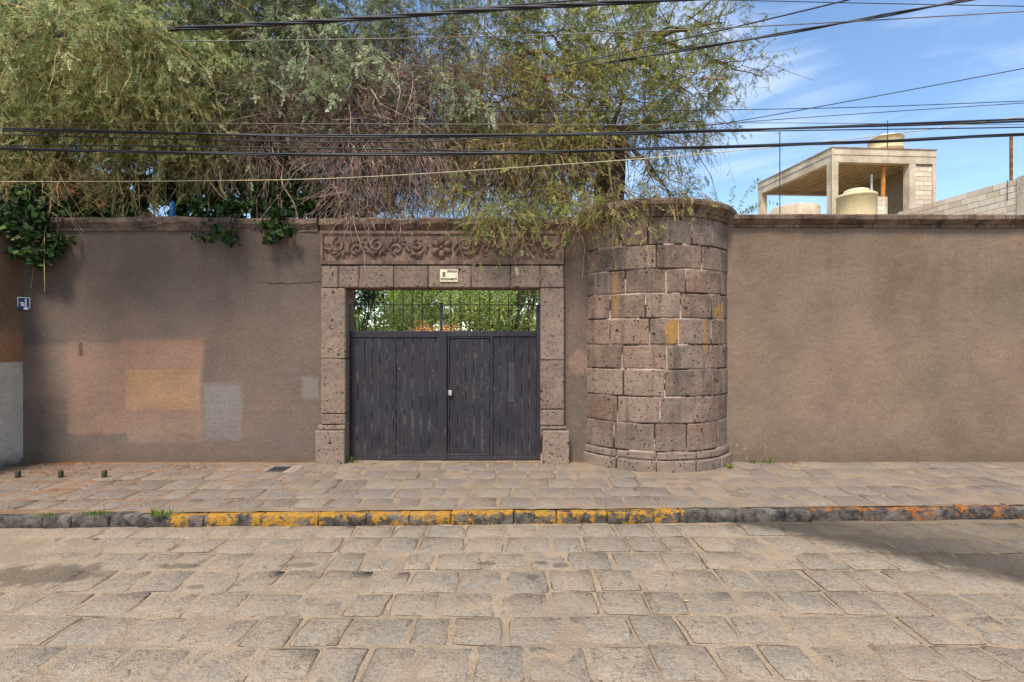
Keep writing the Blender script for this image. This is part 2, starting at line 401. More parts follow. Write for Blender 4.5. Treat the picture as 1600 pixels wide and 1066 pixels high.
def m_plaster_right(t):
    X, Z = t.xyz()[0], t.xyz()[2]
    c = t.mix(t.ss(t.noise(0.8, 5), 0.36, 0.64), C(142, 117, 98), C(130, 107, 89))
    c = t.mix(t.m('MULTIPLY', t.ss(t.noise(0.6, 3), 0.52, 0.66), 0.5), c, C(128, 112, 92))
    st = t.noise(1.0, 5, 0.6, t.scaled((3.0, 1.0, 0.22)))
    c = t.mix(t.m('MULTIPLY', t.m('MULTIPLY', t.ss(st, 0.52, 0.7), t.ss(Z, 1.2, 3.3)), 0.3), c, C(108, 90, 78))
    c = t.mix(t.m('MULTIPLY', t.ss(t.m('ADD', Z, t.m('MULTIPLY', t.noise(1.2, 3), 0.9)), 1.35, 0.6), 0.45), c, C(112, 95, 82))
    c = t.mix(t.m('MULTIPLY', t.m('MULTIPLY', t.ss(t.noise(13, 5, 0.75), 0.60, 0.66), t.blob(3.75, 0.22, 0.28, 0.3)), 0.9), c, C(196, 178, 158))
    return plaster_grain(t, c), plaster_h(t), 0.012
def m_plaster_return(t):
    Z, Y = t.xyz()[2], t.xyz()[1]; w = t.m('MULTIPLY', t.m('SUBTRACT', t.noise(3, 4), 0.5), 0.05)
    Zw = t.m('ADD', Z, w)
    c = t.mix(t.ss(t.noise(1.2, 4), 0.38, 0.62), C(134, 104, 82), C(118, 92, 74))
    c = t.mix(t.m('MULTIPLY', t.ss(Zw, 2.12, 1.9), 0.7), c, C(166, 118, 86))
    c = t.mix(t.ss(Zw, 1.58, 1.55), c, t.mix(t.ss(t.noise(1.6, 4), 0.4, 0.65), C(200, 186, 172), C(182, 168, 156)))
    c = t.mix(t.m('MULTIPLY', t.ss(t.m('ADD', Z, t.m('MULTIPLY', t.noise(6, 4), 0.25)), 0.22, 0.1), 0.8), c, C(86, 70, 54))
    return plaster_grain(t, c), plaster_h(t), 0.008
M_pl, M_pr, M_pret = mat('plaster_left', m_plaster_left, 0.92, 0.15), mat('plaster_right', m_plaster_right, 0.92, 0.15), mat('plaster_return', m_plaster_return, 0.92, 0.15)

def cantera(base1, base2, pore=1.0, ochre=False, streak=0.0, vary=0.2):
    def f(t):
        r = t.rand()
        c = t.mix(t.ss(r, 0.1, 0.9), base1, base2)
        r2 = t.m('FRACT', t.m('MULTIPLY', r, 7.31))
        c = t.mix(t.m('MULTIPLY', t.ss(r2, 0.62, 0.85), vary), c, C(126, 92, 78)); c = t.mix(t.m('MULTIPLY', t.ss(r2, 0.35, 0.12), vary), c, C(98, 89, 82))
        off = t.vm('ADD', t.pos(), t.comb(t.m('MULTIPLY', r, 37.0), t.m('MULTIPLY', r, 11.0), t.m('MULTIPLY', r, 23.0)))
        c = t.mix(t.m('MULTIPLY', t.ss(t.noise(3.2, 4, 0.6, off), 0.42, 0.68), 0.6), c, C(152, 126, 108))
        c = t.mix(t.m('MULTIPLY', t.ss(t.noise(24, 6, 0.75, off), 0.44, 0.7), 0.6), c, C(76, 62, 52))
        c = t.mix(t.m('MULTIPLY', t.ss(t.noise(48, 4, 0.7, off), 0.55, 0.72), 0.5), c, C(182, 162, 148))
        if streak:
            st = t.noise(1.0, 4, 0.6, t.scaled((7.0, 7.0, 0.5)))
            c = t.mix(t.m('MULTIPLY', t.ss(st, 0.5, 0.68), streak), c, C(60, 50, 44))
        if ochre:
            o = t.m('MAXIMUM', t.blob(2.33, 2.03, 0.15, 0.2, wob=0.9, nscale=9), t.blob(3.12, 2.33, 0.1, 0.13, wob=0.9, nscale=9))
            o = t.m('MAXIMUM', o, t.m('MULTIPLY', t.m('MAXIMUM', t.blob(2.84, 1.98, 0.05, 0.3, nscale=9), t.blob(1.55, 2.6, 0.05, 0.45, nscale=9)), 0.6))
            c = t.mix(t.m('MULTIPLY', o, 0.7), c, C(168, 122, 60))
            lo = t.ss(t.xyz()[2], 0.75, 0.2)
            c = t.mix(t.m('MULTIPLY', lo, 0.35), c, C(138, 124, 110))
        d = t.voro(19.0, t.vm('ADD', off, t.vm('MULTIPLY', t.noise(30, 3, 0.6, off, col=True), (0.025, 0.025, 0.025))))
        gate = t.ss(t.noise(9, 3, 0.6, off), 0.46, 0.60)
        p1 = t.m('MULTIPLY', t.ss(d, 0.30, 0.16), gate)
        p2 = t.ss(t.noise(70, 3, 0.7, off), 0.66, 0.72)
        p3 = t.m('MULTIPLY', t.ss(t.voro(6.5, off), 0.20, 0.13), t.ss(t.noise(4, 2, 0.5, off), 0.5, 0.6))
        pr = t.m('MULTIPLY', t.m('MAXIMUM', t.m('MAXIMUM', p1, p3), t.m('MULTIPLY', p2, 0.7)), pore, clamp=True)
        c = t.mix(t.m('MULTIPLY', pr, 0.88), c, C(44, 36, 32))
        h = t.m('SUBTRACT', t.m('ADD', t.m('MULTIPLY', t.noise(30, 7, 0.7), 0.7), t.m('MULTIPLY', t.noise(5, 3), 0.8)), t.m('MULTIPLY', pr, 1.0))
        return c, h, 0.014
    return f
M_tower = mat('tower_stone', cantera(C(110, 92, 78), C(140, 120, 103), 1.0, True, 0.45, 0.45), 0.92, 0.15)
M_jamb = mat('portal_stone', cantera(C(118, 100, 87), C(136, 117, 102), 1.0), 0.92, 0.15)
M_frieze = mat('frieze_stone', cantera(C(110, 86, 73), C(118, 93, 79), 0.5, streak=0.45), 0.92, 0.15)
M_cop = mat('coping_stone', cantera(C(88, 72, 58), C(112, 92, 74), 0.5, streak=0.85), 0.92, 0.15)
def m_mortar(t):
    c = t.mix(t.ss(t.noise(5, 5), 0.4, 0.62), C(194, 166, 150), C(160, 132, 116))
    c = t.mix(t.ss(t.noise(2.6, 4), 0.46, 0.54), c, C(58, 46, 40))
    return c, t.noise(50, 5, 0.7), 0.01
M_mortar = mat('pink_mortar', m_mortar, 0.95, 0.1)

def m_gate(t):
    r = t.rand()
    c = t.mix(t.ss(r, 0.0, 1.0), C(38, 36, 43), C(47, 43, 50))
    c = t.mix(t.ss(t.noise(1.6, 4), 0.42, 0.62), c, C(43, 37, 41))
    g = t.noise(1.0, 6, 0.7, t.scaled((38.0, 38.0, 1.6)))
    c = t.mix(t.m('MULTIPLY', t.ss(g, 0.5, 0.75), 0.5), c, C(66, 62, 68))
    c = t.mix(t.m('MULTIPLY', t.ss(t.m('ADD', t.xyz()[2], t.m('MULTIPLY', t.noise(4, 4), 0.5)), 0.62, 0.15), 0.5), c, C(70, 63, 60))
    s1 = t.ss(t.noise(1.0, 6, 0.75, t.scaled((26.0, 26.0, 4.0))), 0.64, 0.71)
    c = t.mix(t.m('MULTIPLY', s1, 0.6), c, C(138, 128, 116))
    s2 = t.m('MULTIPLY', t.ss(t.noise(1.0, 3, 0.8, t.scaled((60.0, 60.0, 9.0))), 0.62, 0.70), t.ss(t.noise(3, 3), 0.45, 0.6))
    c = t.mix(t.m('MULTIPLY', s2, 0.6), c, C(120, 112, 104))
    return c, t.m('ADD', g, t.m('MULTIPLY', t.noise(30, 4), 0.4)), 0.005
M_gate = mat('gate_paint', m_gate, 0.62, 0.35)
def m_plank(t):
    c, h, d = m_gate(t)
    gx_ = t.new('ShaderNodeSeparateXYZ'); t.l.new(t.new('ShaderNodeTexCoord').outputs['Generated'], gx_.inputs[0])
    ed = t.ss(t.m('ABSOLUTE', t.m('SUBTRACT', gx_.outputs[0], 0.5)), 0.38, 0.48)
    br = t.ss(t.noise(1.0, 4, 0.8, t.scaled((20.0, 20.0, 5.0))), 0.44, 0.60)
    c = t.mix(t.m('MULTIPLY', t.m('MULTIPLY', ed, br), 0.75), c, C(128, 118, 106))
    sp = t.m('MULTIPLY', t.ss(t.noise(26, 3, 0.8), 0.62, 0.68), t.m('MULTIPLY', t.ss(t.noise(2.2, 2), 0.5, 0.62), 0.8))
    c = t.mix(sp, c, C(150, 140, 124))
    c = t.mix(t.m('MULTIPLY', t.ss(t.noise(2.4, 3), 0.5, 0.64), 0.5), c, C(30, 27, 34))
    return c, h, d
M_plank = mat('plank_paint', m_plank, 0.62, 0.35)
def m_iron(t): return t.mix(t.ss(t.noise(12, 4), 0.5, 0.7), C(30, 28, 32), C(58, 46, 42)), None
M_iron = mat('black_iron', m_iron, 0.6, 0.4)
def flat(name, col, rough=0.7, spec=0.3, var=0.18, sc=9.0, metal=0.0):
    def f(t):
        c = t.mix(t.ss(t.noise(sc, 5, 0.65), 0.3, 0.7), tuple(v * (1 - var) for v in col[:3]) + (1.0,), tuple(min(1, v * (1 + var)) for v in col[:3]) + (1.0,))
        return c, t.noise(sc * 4, 4), 0.003
    m = mat(name, f, rough, spec); m.node_tree.nodes['Principled BSDF'].inputs['Metallic'].default_value = metal
    return m
M_chrome = flat('lock_metal', C(200, 192, 178), 0.35, 0.5, metal=0.6)
M_cream = flat('sign_cream', C(226, 212, 176), 0.6)
M_ink = flat('sign_ink', C(38, 32, 26), 0.7)
M_blue = flat('plate_blue', C(26, 34, 92), 0.4)
M_white = flat('plate_white', C(214, 210, 202), 0.5)
M_bluep = flat('blue_plastic', C(28, 92, 150), 0.4)
M_black = flat('cable_black', C(40, 40, 44), 0.5, 0.4)
M_grey = flat('cable_grey', C(120, 114, 106), 0.6)
M_pale = flat('cable_pale', C(196, 180, 148), 0.6)
M_rust = flat('rusty_steel', C(128, 84, 58), 0.9, 0.2, 0.4)
M_wood = flat('orange_timber', C(184, 118, 58), 0.85, 0.2, 0.35)
M_tank = flat('tank_cream', C(212, 190, 142), 0.55, 0.3, 0.08)
M_tank2 = flat('tank_lid', C(220, 204, 166), 0.55, 0.3, 0.08)
M_stub = flat('mossy_stub', C(66, 68, 46), 0.9, 0.2, 0.4, 30)
M_cover = flat('drain_iron', C(62, 58, 60), 0.7, 0.4, 0.3, 30)
M_cement = flat('pale_cement', C(140, 126, 110), 0.9, 0.2, 0.25, 12)
def m_concrete(t):
    c = t.mix(t.ss(t.noise(1.3, 5), 0.36, 0.64), C(212, 194, 168), C(182, 163, 138))
    st = t.noise(1.0, 5, 0.65, t.scaled((3.0, 3.0, 0.35)))
    c = t.mix(t.m('MULTIPLY', t.ss(st, 0.5, 0.7), 0.45), c, C(134, 114, 94))
    c = t.mix(t.m('MULTIPLY', t.ss(t.noise(16, 5, 0.7), 0.5, 0.7), 0.4), c, C(134, 116, 98))
    return c, t.noise(18, 6, 0.7), 0.02
M_conc = mat('raw_concrete', m_concrete, 0.92, 0.15)
M_ceil = flat('board_marked_ceiling', C(172, 146, 108), 0.95, 0.1, 0.25, 3)
M_brickr = flat('parapet_brick', C(158, 122, 100), 0.95, 0.1, 0.3, 12)
def m_cblock(t):
    c = t.mix(t.ss(t.rand(), 0, 1), C(210, 190, 164), C(232, 216, 192))
    return t.mix(t.m('MULTIPLY', t.ss(t.noise(22, 5, 0.7), 0.48, 0.7), 0.45), c, C(140, 128, 114)), t.noise(40, 5, 0.7), 0.01
M_cblock = mat('cement_block', m_cblock, 0.93, 0.15)
M_joint = flat('cement_joint', C(150, 134, 114), 0.95, 0.1, 0.25, 20)
M_tileb = flat('old_roof_tile', C(110, 76, 54), 0.9, 0.15, 0.4, 6)

# ------------------------------------------------------------------ ground, road, sidewalk
KY = lambda x: 5.66 + 0.0273 * x           # kerb line (front edge)
ROADZ = -0.13
def sheet(name, x0, x1, y0, y1, nx, ny, zf, m, yf=None):
    xs = np.linspace(x0, x1, nx); V = np.zeros((ny, nx, 3))
    for j in range(ny):
        tt = j / (ny - 1)
        for_y0 = np.array([y0(x) if callable(y0) else y0 for x in xs]); for_y1 = np.array([y1(x) if callable(y1) else y1 for x in xs])
        V[j, :, 0] = xs; V[j, :, 1] = for_y0 + (for_y1 - for_y0) * tt
    V[:, :, 2] = zf(V[:, :, 0], V[:, :, 1])
    i = np.arange(nx - 1)[None, :] + np.arange(ny - 1)[:, None] * nx
    Fq = np.stack([i, i + 1, i + nx + 1, i + nx], -1).reshape(-1, 4)
    return link(name, mesh_np(name, V.reshape(-1, 3), Fq, True), m)
def vnoise(X, Y, s, seed=0):
    r = np.random.default_rng(seed); g = r.random((64, 64))
    u, v = X * s + 1000.3, Y * s + 1000.7
    iu, iv = np.floor(u).astype(int), np.floor(v).astype(int); fu, fv = u - iu, v - iv
    fu, fv = fu * fu * (3 - 2 * fu), fv * fv * (3 - 2 * fv)
    a = g[iu % 64, iv % 64]; b = g[(iu + 1) % 64, iv % 64]; c = g[iu % 64, (iv + 1) % 64]; d = g[(iu + 1) % 64, (iv + 1) % 64]
    return (a * (1 - fu) + b * fu) * (1 - fv) + (c * (1 - fu) + d * fu) * fv - 0.5

def m_earth(t): return t.mix(t.ss(t.noise(0.5, 5), 0.4, 0.6), C(150, 132, 108), C(120, 108, 84)), t.noise(8, 5), 0.03
M_earth = mat('earth', m_earth, 0.95, 0.1)
gr = sheet('ground', -1500, 1500, -1500, 1500, 3, 3, lambda X, Y: X * 0 - 0.26, M_earth); tag(gr, kind='structure')
road = sheet('road', -11, 11, -3.0, lambda x: KY(x) + 0.05, 560, 210,
             lambda X, Y: ROADZ - 0.0062 + 0.011 * vnoise(X, Y, 2.3, 1) + 0.008 * vnoise(X, Y, 7, 2) + 0.005 * vnoise(X, Y, 19, 3) + 0.0065 * np.clip((-X - 0.8) / 4, 0, 1), M_sand)
tag(road, kind='structure')
side = sheet('sidewalk', -11, 11, lambda x: KY(x) + 0.10, 8.3, 480, 60,
             lambda X, Y: -0.0045 + 0.009 * vnoise(X, Y, 2.7, 4) + 0.007 * vnoise(X, Y, 8, 5) + 0.004 * vnoise(X, Y, 21, 6), M_bed)
tag(side, kind='structure')

# templates of worn paving stones (about 0.36 m), shared between the stones
def stone_template(i, nm, m, lip=0.0065):
    rr = random.Random(100 + i)
    P = lambda u, v, d: (u - 0.5, v - 0.5, d)
    q_ = [(rr.uniform(-0.016, 0.02), rr.uniform(-0.014, 0.014)) for _ in range(4)]; bu, bv = rr.uniform(-0.012, 0.012), rr.uniform(-0.012, 0.012)
    def PW(u, v, d):
        a, b = u / 0.36, v / 0.36; k = [(1 - a) * (1 - b), a * (1 - b), (1 - a) * b, a * b]
        return (u - 0.18 + sum(k[i] * q_[i][0] for i in range(4)) + bu * math.sin(math.pi * b), v - 0.18 + sum(k[i] * q_[i][1] for i in range(4)) + bv * math.sin(math.pi * a), d)
    V, Fc, nf = blockgeo(PW, 0.36, 0.36, 0.06, 0.0065, 0.022, 0.013, 2, 2, 0.0035, lip, 0.005, rr, 0.35)
    me = mesh_py(nm, V, Fc, False); me.materials.append(m); me.materials.append(M_dirt)
    for k, p in enumerate(me.polygons): p.material_index = 1 if k >= nf else 0; p.use_smooth = k < 16
    return me
road_t = [stone_template(i, 'paving_stone', M_road) for i in range(18)]
side_t = [stone_template(40 + i, 'paver', M_side, 0.006) for i in range(18)]
def lay(rows, xr, pitch, gap, templ, name, parent, z0, cap, yfun, skip=lambda x, y: False):
    items = []
    for (ya, yb) in rows:
        x = xr[0] - rnd.uniform(0, pitch)
        while x < xr[1]:
            w = pitch * rnd.uniform(0.8, 1.28); g = gap * rnd.uniform(0.5, 1.7)
            cx = x + w / 2; cy = (ya + yb) / 2 + yfun(cx)
            if not skip(cx, cy): items.append((cx, cy, w - g, abs(yb - ya) - gap * rnd.uniform(0.25, 0.9)))
            x += w
    vis = lambda it: (abs(it[0]) < it[1] * 1.04 + 0.1 and it[1] > 2.9)
    items.sort(key=lambda it: (0 if vis(it) else 1, it[1]))
    rest = []
    for k, (cx, cy, w, h) in enumerate(items):
        tm = templ[rnd.randrange(len(templ))]; rz = rnd.choice((0, math.pi)) + rnd.uniform(-0.02, 0.02)
        loc = Vector((cx, cy, z0 + rnd.uniform(-0.003, 0.0025))); sc = (w / 0.36, h / 0.36, 1.0); tilt = (rnd.uniform(-0.006, 0.006), rnd.uniform(-0.006, 0.006), rz)
        if k < cap and vis((cx, cy)):
            o = link(name, tm, None, parent, loc); o.scale = sc; o.rotation_euler = tilt
        else: rest.append((tm, loc, sc, rz))
    if rest:
        AV, AF, AM = [], [], []
        for tm, loc, sc, rz in rest:
            n = len(AV); c, s_ = math.cos(rz), math.sin(rz)
            for v in tm.vertices:
                a, b = v.co.x * sc[0], v.co.y * sc[1]; AV.append((loc.x + a * c - b * s_, loc.y + a * s_ + b * c, loc.z + v.co.z))
            for p in tm.polygons: AF.append(tuple(i + n for i in p.vertices)); AM.append(p.material_index)
        me = mesh_py(name + '_spread', AV, AF); me.materials.append(templ[0].materials[0]); me.materials.append(M_dirt)
        me.polygons.foreach_set('material_index', AM)
        o = link(name + '_field', me, None, parent); tag(o, kind='stuff')
rows = []; y = 5.64
for d in (0.36, 0.385, 0.375, 0.395, 0.36, 0.365, 0.37, 0.38, 0.37, 0.36, 0.38, 0.37, 0.36):
    rows.append((y - d, y)); y -= d
def row_shift(x): return 0.0
lay(rows[:1], (-8.6, 8.6), 0.37, 0.025, road_t, 'paving_stone', road, ROADZ, 60, lambda x: 0.012 * x)
lay(rows[1:], (-8.6, 8.6), 0.365, 0.027, road_t, 'paving_stone', road, ROADZ, 262, lambda x: 0.035 * math.sin(x * 0.9) * 0.5)
TC, TR = (2.28, 8.68), 1.28
srows = [(5.835, 6.20), (6.20, 6.60), (6.60, 7.05), (7.05, 7.50), (7.50, 7.97)]
lay(srows, (-7.5, 9.2), 0.37, 0.028, side_t, 'paver', side, 0.0, 295, lambda x: 0.0273 * x * 0.6,
    skip=lambda x, y: math.hypot(x - TC[0], y - TC[1]) < TR + 0.22 or y > 7.93 or y < KY(x) + 0.3)
# kerb of single stones
kerb = empty('kerb', (0, 5.66, ROADZ), 'stone kerb along the road, yellow paint mostly worn away', 'kerb')
x = -8.4
while x < 8.4:
    w = rnd.uniform(0.28, 0.7); a, b = x + 0.002, x + w - 0.002; x += w
    ya, yb = KY(a), KY(b); o_ = rnd.uniform(-0.012, 0.012); dz = rnd.uniform(-0.008, 0.006)
    hh = 0.124 + dz
    def PF(u, v, d, a=a, b=b, ya=ya, yb=yb, o_=o_):
        tt = u / (b - a); z = v
        back = 0.012 * max(0, (z - 0.12)) / 0.04
        return (a + u, ya + (yb - ya) * tt + o_ - d + back, ROADZ - 0.03 + z)
    V, Fc, nf = blockgeo(PF, b - a, hh + 0.03, 0.13, 0.006, 0.018, 0.007, 4, 2, 0.007, rr=rnd, corner=0.1)
    me_o = wpart('kerb_stone', V, Fc, M_kerb, kerb, True)

# ------------------------------------------------------------------ walls
YW = 8.0
Zof = lambda py: (722 - py) / 100.0
Xof = lambda px: (px - 800) / 100.0
def wallgrid(x0, x1, z0, z1, y, thick, n=60):
    V, Fc, nf = [], [], 0
    return boxgeo(x0, x1, y, y + thick, z0, z1)
def coping(parent, x0, x1, y, zb, joints, zt, proj=0.13, rough=0.008):
    """moulded coping stones: profile (outward, height) run along x"""
    h = zt - zb
    prof = [(0.0, 0.0), (0.035, 0.0), (0.04, 0.22), (0.03, 0.26), (0.05, 0.30), (0.10, 0.52), (0.125, 0.60), (0.13, 0.9), (0.11, 1.0), (-0.10, 1.06), (-0.30, 1.0), (-0.30, 0.0)]
    xs = [x0] + joints + [x1]
    for a, b in zip(xs[:-1], xs[1:]):
        V, Fc = [], []; ns = max(3, int((b - a) / 0.22)); n = len(prof); s1, s2 = rnd.uniform(-rough, rough), rnd.uniform(-rough, rough)
        for i in range(ns + 1):
            tt = i / ns; xx = a + 0.004 + (b - a - 0.008) * tt
            for k, (p, q) in enumerate(prof):
                e = 1.0 if 0 < k < 9 else 0.2
                V.append((xx, y - p * proj / 0.13 + s1 + rnd.uniform(-rough, rough) * e, zb + q * h + s2 * 0.6 + rnd.uniform(-rough, rough) * e * (0 if k < 2 else 1)))
        for i in range(ns):
            for k in range(n):
                k2 = (k + 1) % n; Fc.append((i * n + k, i * n + k2, (i + 1) * n + k2, (i + 1) * n + k))
        Fc += [tuple(range(n)), tuple(ns * n + k for k in range(n - 1, -1, -1))]
        wpart('coping_stone', V, Fc, M_cop, parent)

wl = empty('street_wall', (-5.3, 8.15, 0), 'brown plastered street wall with repainted pink, orange and grey patches, left of the gate', 'wall')
pbox('plaster', -7.64, -2.62, YW, YW + 0.3, -0.2, 3.62, M_pl, wl)
coping(wl, -7.64, -3.02, YW, 3.60, [-6.55, -5.4, -4.35], 3.80, 0.08, 0.014)
wr = empty('street_wall', (5.9, 8.15, 0), 'plain brown plastered street wall running right from the round stone tower', 'wall')
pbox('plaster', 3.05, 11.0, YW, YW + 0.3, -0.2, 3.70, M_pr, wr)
coping(wr, 3.05, 11.0, YW, 3.655, [4.48, 5.3, 6.2, 7.82, 9.2], 3.845, 0.13, 0.007)
wp = empty('wall_pier', (0.99, 8.15, 0), 'narrow plastered wall strip between the gate surround and the round tower', 'wall')
pbox('plaster', 0.79, 1.34, YW + 0.02, YW + 0.3, -0.2, 3.62, M_pl, wp)
coping(wp, 0.83, 1.40, YW + 0.02, 3.60, [], 3.80, 0.09, 0.012)
wret = empty('side_wall', (-7.8, 7.0, 0), 'brown wall with pale lower half projecting at the far left edge', 'wall')
pbox('plaster', -7.98, -7.642, 6.25, 8.3, -0.2, 3.75, M_pret, wret)

# ------------------------------------------------------------------ round tower
tw = empty('round_tower', (TC[0], TC[1], 0), 'half round tower of pitted stone blocks with moulded cap beside the gate', 'tower')
def ray_ang(px, Rr=TR):
    dx = (px - 800) / F; a = dx * dx + 1; b = -2 * (dx * TC[0] + TC[1]); c = TC[0] ** 2 + TC[1] ** 2 - Rr * Rr
    disc = b * b - 4 * a * c
    if disc < 0: return None
    y_ = (-b - math.sqrt(disc)) / (2 * a); return math.atan2(y_ - TC[1], dx * y_ - TC[0])
A0, A1 = math.pi + math.asin(0.62 / TR), 2 * math.pi - math.asin(0.60 / TR)      # where the arc meets the wall
def P_tower(a0, z0, Rr):
    return lambda u, v, d: (TC[0] + (Rr + d) * math.cos(a0 + u / Rr), TC[1] + (Rr + d) * math.sin(a0 + u / Rr), z0 + v)
crs = [(3.709, 3.289, [205, 300, 460, 530]), (3.289, 2.935, [178, 330, 492, 560]), (2.935, 2.587, [112, 220, 365, 435, 508]),
       (2.587, 2.22, [165, 292, 417, 527]), (2.22, 1.833, [165, 305, 408, 527]), (1.833, 1.4775, [208, 368, 517]),
       (1.4775, 1.078, [212, 360, 530]), (1.078, 0.69, [192, 343, 469, 552]), (0.69, 0.281, [178, 325, 438, 550])]
def course(zt, zb, js, Rr, mname, m, th=0.12, jit=0.007):
    an = [A0]
    for x_ in js:
        a = ray_ang(880 + x_ / 2.267, Rr)
        if a is None: continue
        a = a if a > 0 else a + 2 * math.pi
        if a > an[-1] + 0.06: an.append(a)
    if A1 - an[-1] > 0.45: an.append((an[-1] + A1) / 2)
    an.append(A1)
    for a, b in zip(an[:-1], an[1:]):
        Rb = Rr + rnd.uniform(-0.009, 0.009); g = 0.005
        V, Fc, nf = blockgeo(P_tower(a + g / Rb, zb + g, Rb), (b - a) * Rb - 2 * g, zt - zb - 2 * g, th, 0.009, 0.018, jit, max(3, int((b - a) / 0.09)), 2, 0.004, rr=rnd)
        wpart(mname, V, Fc, m, tw, False)
for zt, zb, js in crs: course(zt, zb, js, TR, 'block', M_tower)
course(0.281, 0.165, [187, 330, 474, 556], TR + 0.02, 'plinth_block', M_tower)
course(0.165, -0.12, [187, 330, 474, 560], TR + 0.06, 'plinth_block', M_tower)
core = [(TR - 0.013, -0.12), (TR - 0.013, 3.75), (0.0, 3.75)]
n = 48; V, Fc = [], []
for (r_, z_) in core:
    for k in range(n + 1):
        a = A0 + (A1 - A0) * k / n; V.append((TC[0] + r_ * math.cos(a), TC[1] + r_ * math.sin(a), z_))
for i in range(2):
    for k in range(n): q = i * (n + 1) + k; Fc.append((q, q + 1, q + n + 2, q + n + 1))
wpart('mortar_core', V, Fc, M_mortar, tw)
# moulded cap in five stones
prof = [(-0.3, 0.0), (0.0, 0.0), (0.03, 0.0), (0.035, 0.05), (0.055, 0.065), (0.06, 0.095), (0.10, 0.14), (0.125, 0.15), (0.13, 0.20), (0.115, 0.235), (-0.25, 0.27), (-0.9, 0.27)]
zc = 3.70
cj = [A0 - 0.04, A0 + 0.42, A0 + 0.85, A0 + 1.22, A0 + 1.72, A1 + 0.06]
for a, b in zip(cj[:-1], cj[1:]):
    V, Fc = [], []; ns = 8; npf = len(prof); s1, s2 = rnd.uniform(-0.008, 0.008), rnd.uniform(-0.008, 0.006)
    for i in range(ns + 1):
        aa = a + 0.003 + (b - a - 0.006) * i / ns
        for p, q in prof:
            r_ = TR + p + s1 + rnd.uniform(-0.005, 0.005); V.append((TC[0] + r_ * math.cos(aa), TC[1] + r_ * math.sin(aa), zc + q + s2 + rnd.uniform(-0.004, 0.004)))
    for i in range(ns):
        for k in range(npf):
            k2 = (k + 1) % npf; Fc.append((i * npf + k, i * npf + k2, (i + 1) * npf + k2, (i + 1) * npf + k))
    Fc += [tuple(range(npf)), tuple(ns * npf + k for k in range(npf - 1, -1, -1))]
    wpart('cap_stone', V, Fc, M_cop, tw)

# ------------------------------------------------------------------ stone gate surround
po = empty('stone_portal', (-1.1, 8.0, 0), 'carved stone gate surround with leafy frieze over the double gate', 'gateway')
YP = 7.90
def flatblock(name, x0, x1, z0, z1, yf, m=M_jamb, th=0.45, g=0.004, bev=0.010, ins=0.016, nu=3, nv=3, parent=po):
    yf = yf + rnd.uniform(-0.004, 0.004)
    V, Fc, nf = blockgeo(lambda u, v, d: (x0 + g + u, yf - d, z0 + g + v), x1 - x0 - 2 * g, z1 - z0 - 2 * g, th, bev, ins, 0.004, nu, nv, 0.003, rr=rnd)
    return wpart(name, V, Fc, m, parent)
sc_ = YP / 8.0
xf = lambda px: (px - 800) / F * YP
zf = lambda py: CAMZ + (533 - py) / F * YP
for (x0, x1, ys, bx0, bx1) in ((500.5, 540, [450, 561, 647, 664], 494, 540), (844, 882, [450, 563, 640, 666], 848, 890)):
    for a, b in zip(ys[:-1], ys[1:]): flatblock('jamb_block', xf(x0), xf(x1), zf(b), zf(a), YP)
    flatblock('base_moulding', xf(bx0 + (2 if bx0 < 600 else -2)), xf(bx1 - (0 if bx0 < 600 else 4)), zf(672), zf(ys[-1]), YP - 0.02)
    flatblock('base_block', xf(bx0 - 1), xf(bx1 if bx0 < 600 else bx1), -0.12, zf(672), YP - 0.04)
lj = [502, 528, 561, 615, 669, 736, 798, 844, 881]
for a, b in zip(lj[:-1], lj[1:]): flatblock('lintel_block', xf(a), xf(b), zf(450), zf(414.5), YP)
pbox('lintel_core', xf(503), xf(880), YP + 0.03, YP + 0.40, zf(449), zf(415), M_mortar, po)
for a, b in ((502, 538.5), (845.5, 880)): pbox('jamb_core', xf(a), xf(b), YP + 0.03, YP + 0.40, -0.1, zf(450.5), M_mortar, po)
# frieze: sunk panel, rims, carved flower and scrolls
fx0, fx1, fz0, fz1 = xf(500), xf(881), zf(413.5), zf(361)
pbox('frieze_panel', fx0, fx1, YP + 0.012, YP + 0.42, fz0, fz1, M_frieze, po)
for (a, b, c_, d_) in ((fx0, fx1, fz0, fz0 + 0.06), (fx0, fx1, fz1 - 0.05, fz1), (fx0, fx0 + 0.05, fz0 + 0.06, fz1 - 0.05), (fx1 - 0.05, fx1, fz0 + 0.06, fz1 - 0.05)):
    V, Fc = boxgeo(a, b, YP - 0.012, YP + 0.1, c_, d_, 0.006); wpart('frieze_rim', V, Fc, M_frieze, po)
coping(po, xf(499), xf(884), YP + 0.06, 3.565, [xf(560), xf(612), xf(655), xf(720), xf(800)], 3.78, 0.11, 0.014)
fzc = (fz0 + 0.06 + fz1 - 0.05) / 2; fxc = xf(690); YF = YP + 0.012
def ell(cx, cz, rx, rz, dep, ang=0.0, n=8, m_=4):
    V, Fc = [], []
    for j in range(m_ + 1):
        ph = math.pi / 2 * j / m_
        for k in range(n):
            a = 2 * math.pi * k / n; u, w_ = rx * math.cos(a) * math.cos(ph), rz * math.sin(a) * math.cos(ph)
            V.append((cx + u * math.cos(ang) - w_ * math.sin(ang), YF + 0.004 - dep * math.sin(ph), cz + u * math.sin(ang) + w_ * math.cos(ang)))
    for j in range(m_):
        for k in range(n): a = j * n + k; b = j * n + (k + 1) % n; Fc.append((a, b, b + n, a + n))
    return V, Fc
gs = []
for k in range(6):
    a = math.pi / 6 + k * math.pi / 3; gs.append(ell(fxc + 0.105 * math.cos(a), fzc + 0.105 * math.sin(a), 0.078, 0.058, 0.06, a))
ros = wpart('rosette', *merge(*gs), M_frieze, po, True)
wpart('rosette_heart', *ell(fxc, fzc, 0.04, 0.04, 0.055), M_frieze, ros, True)
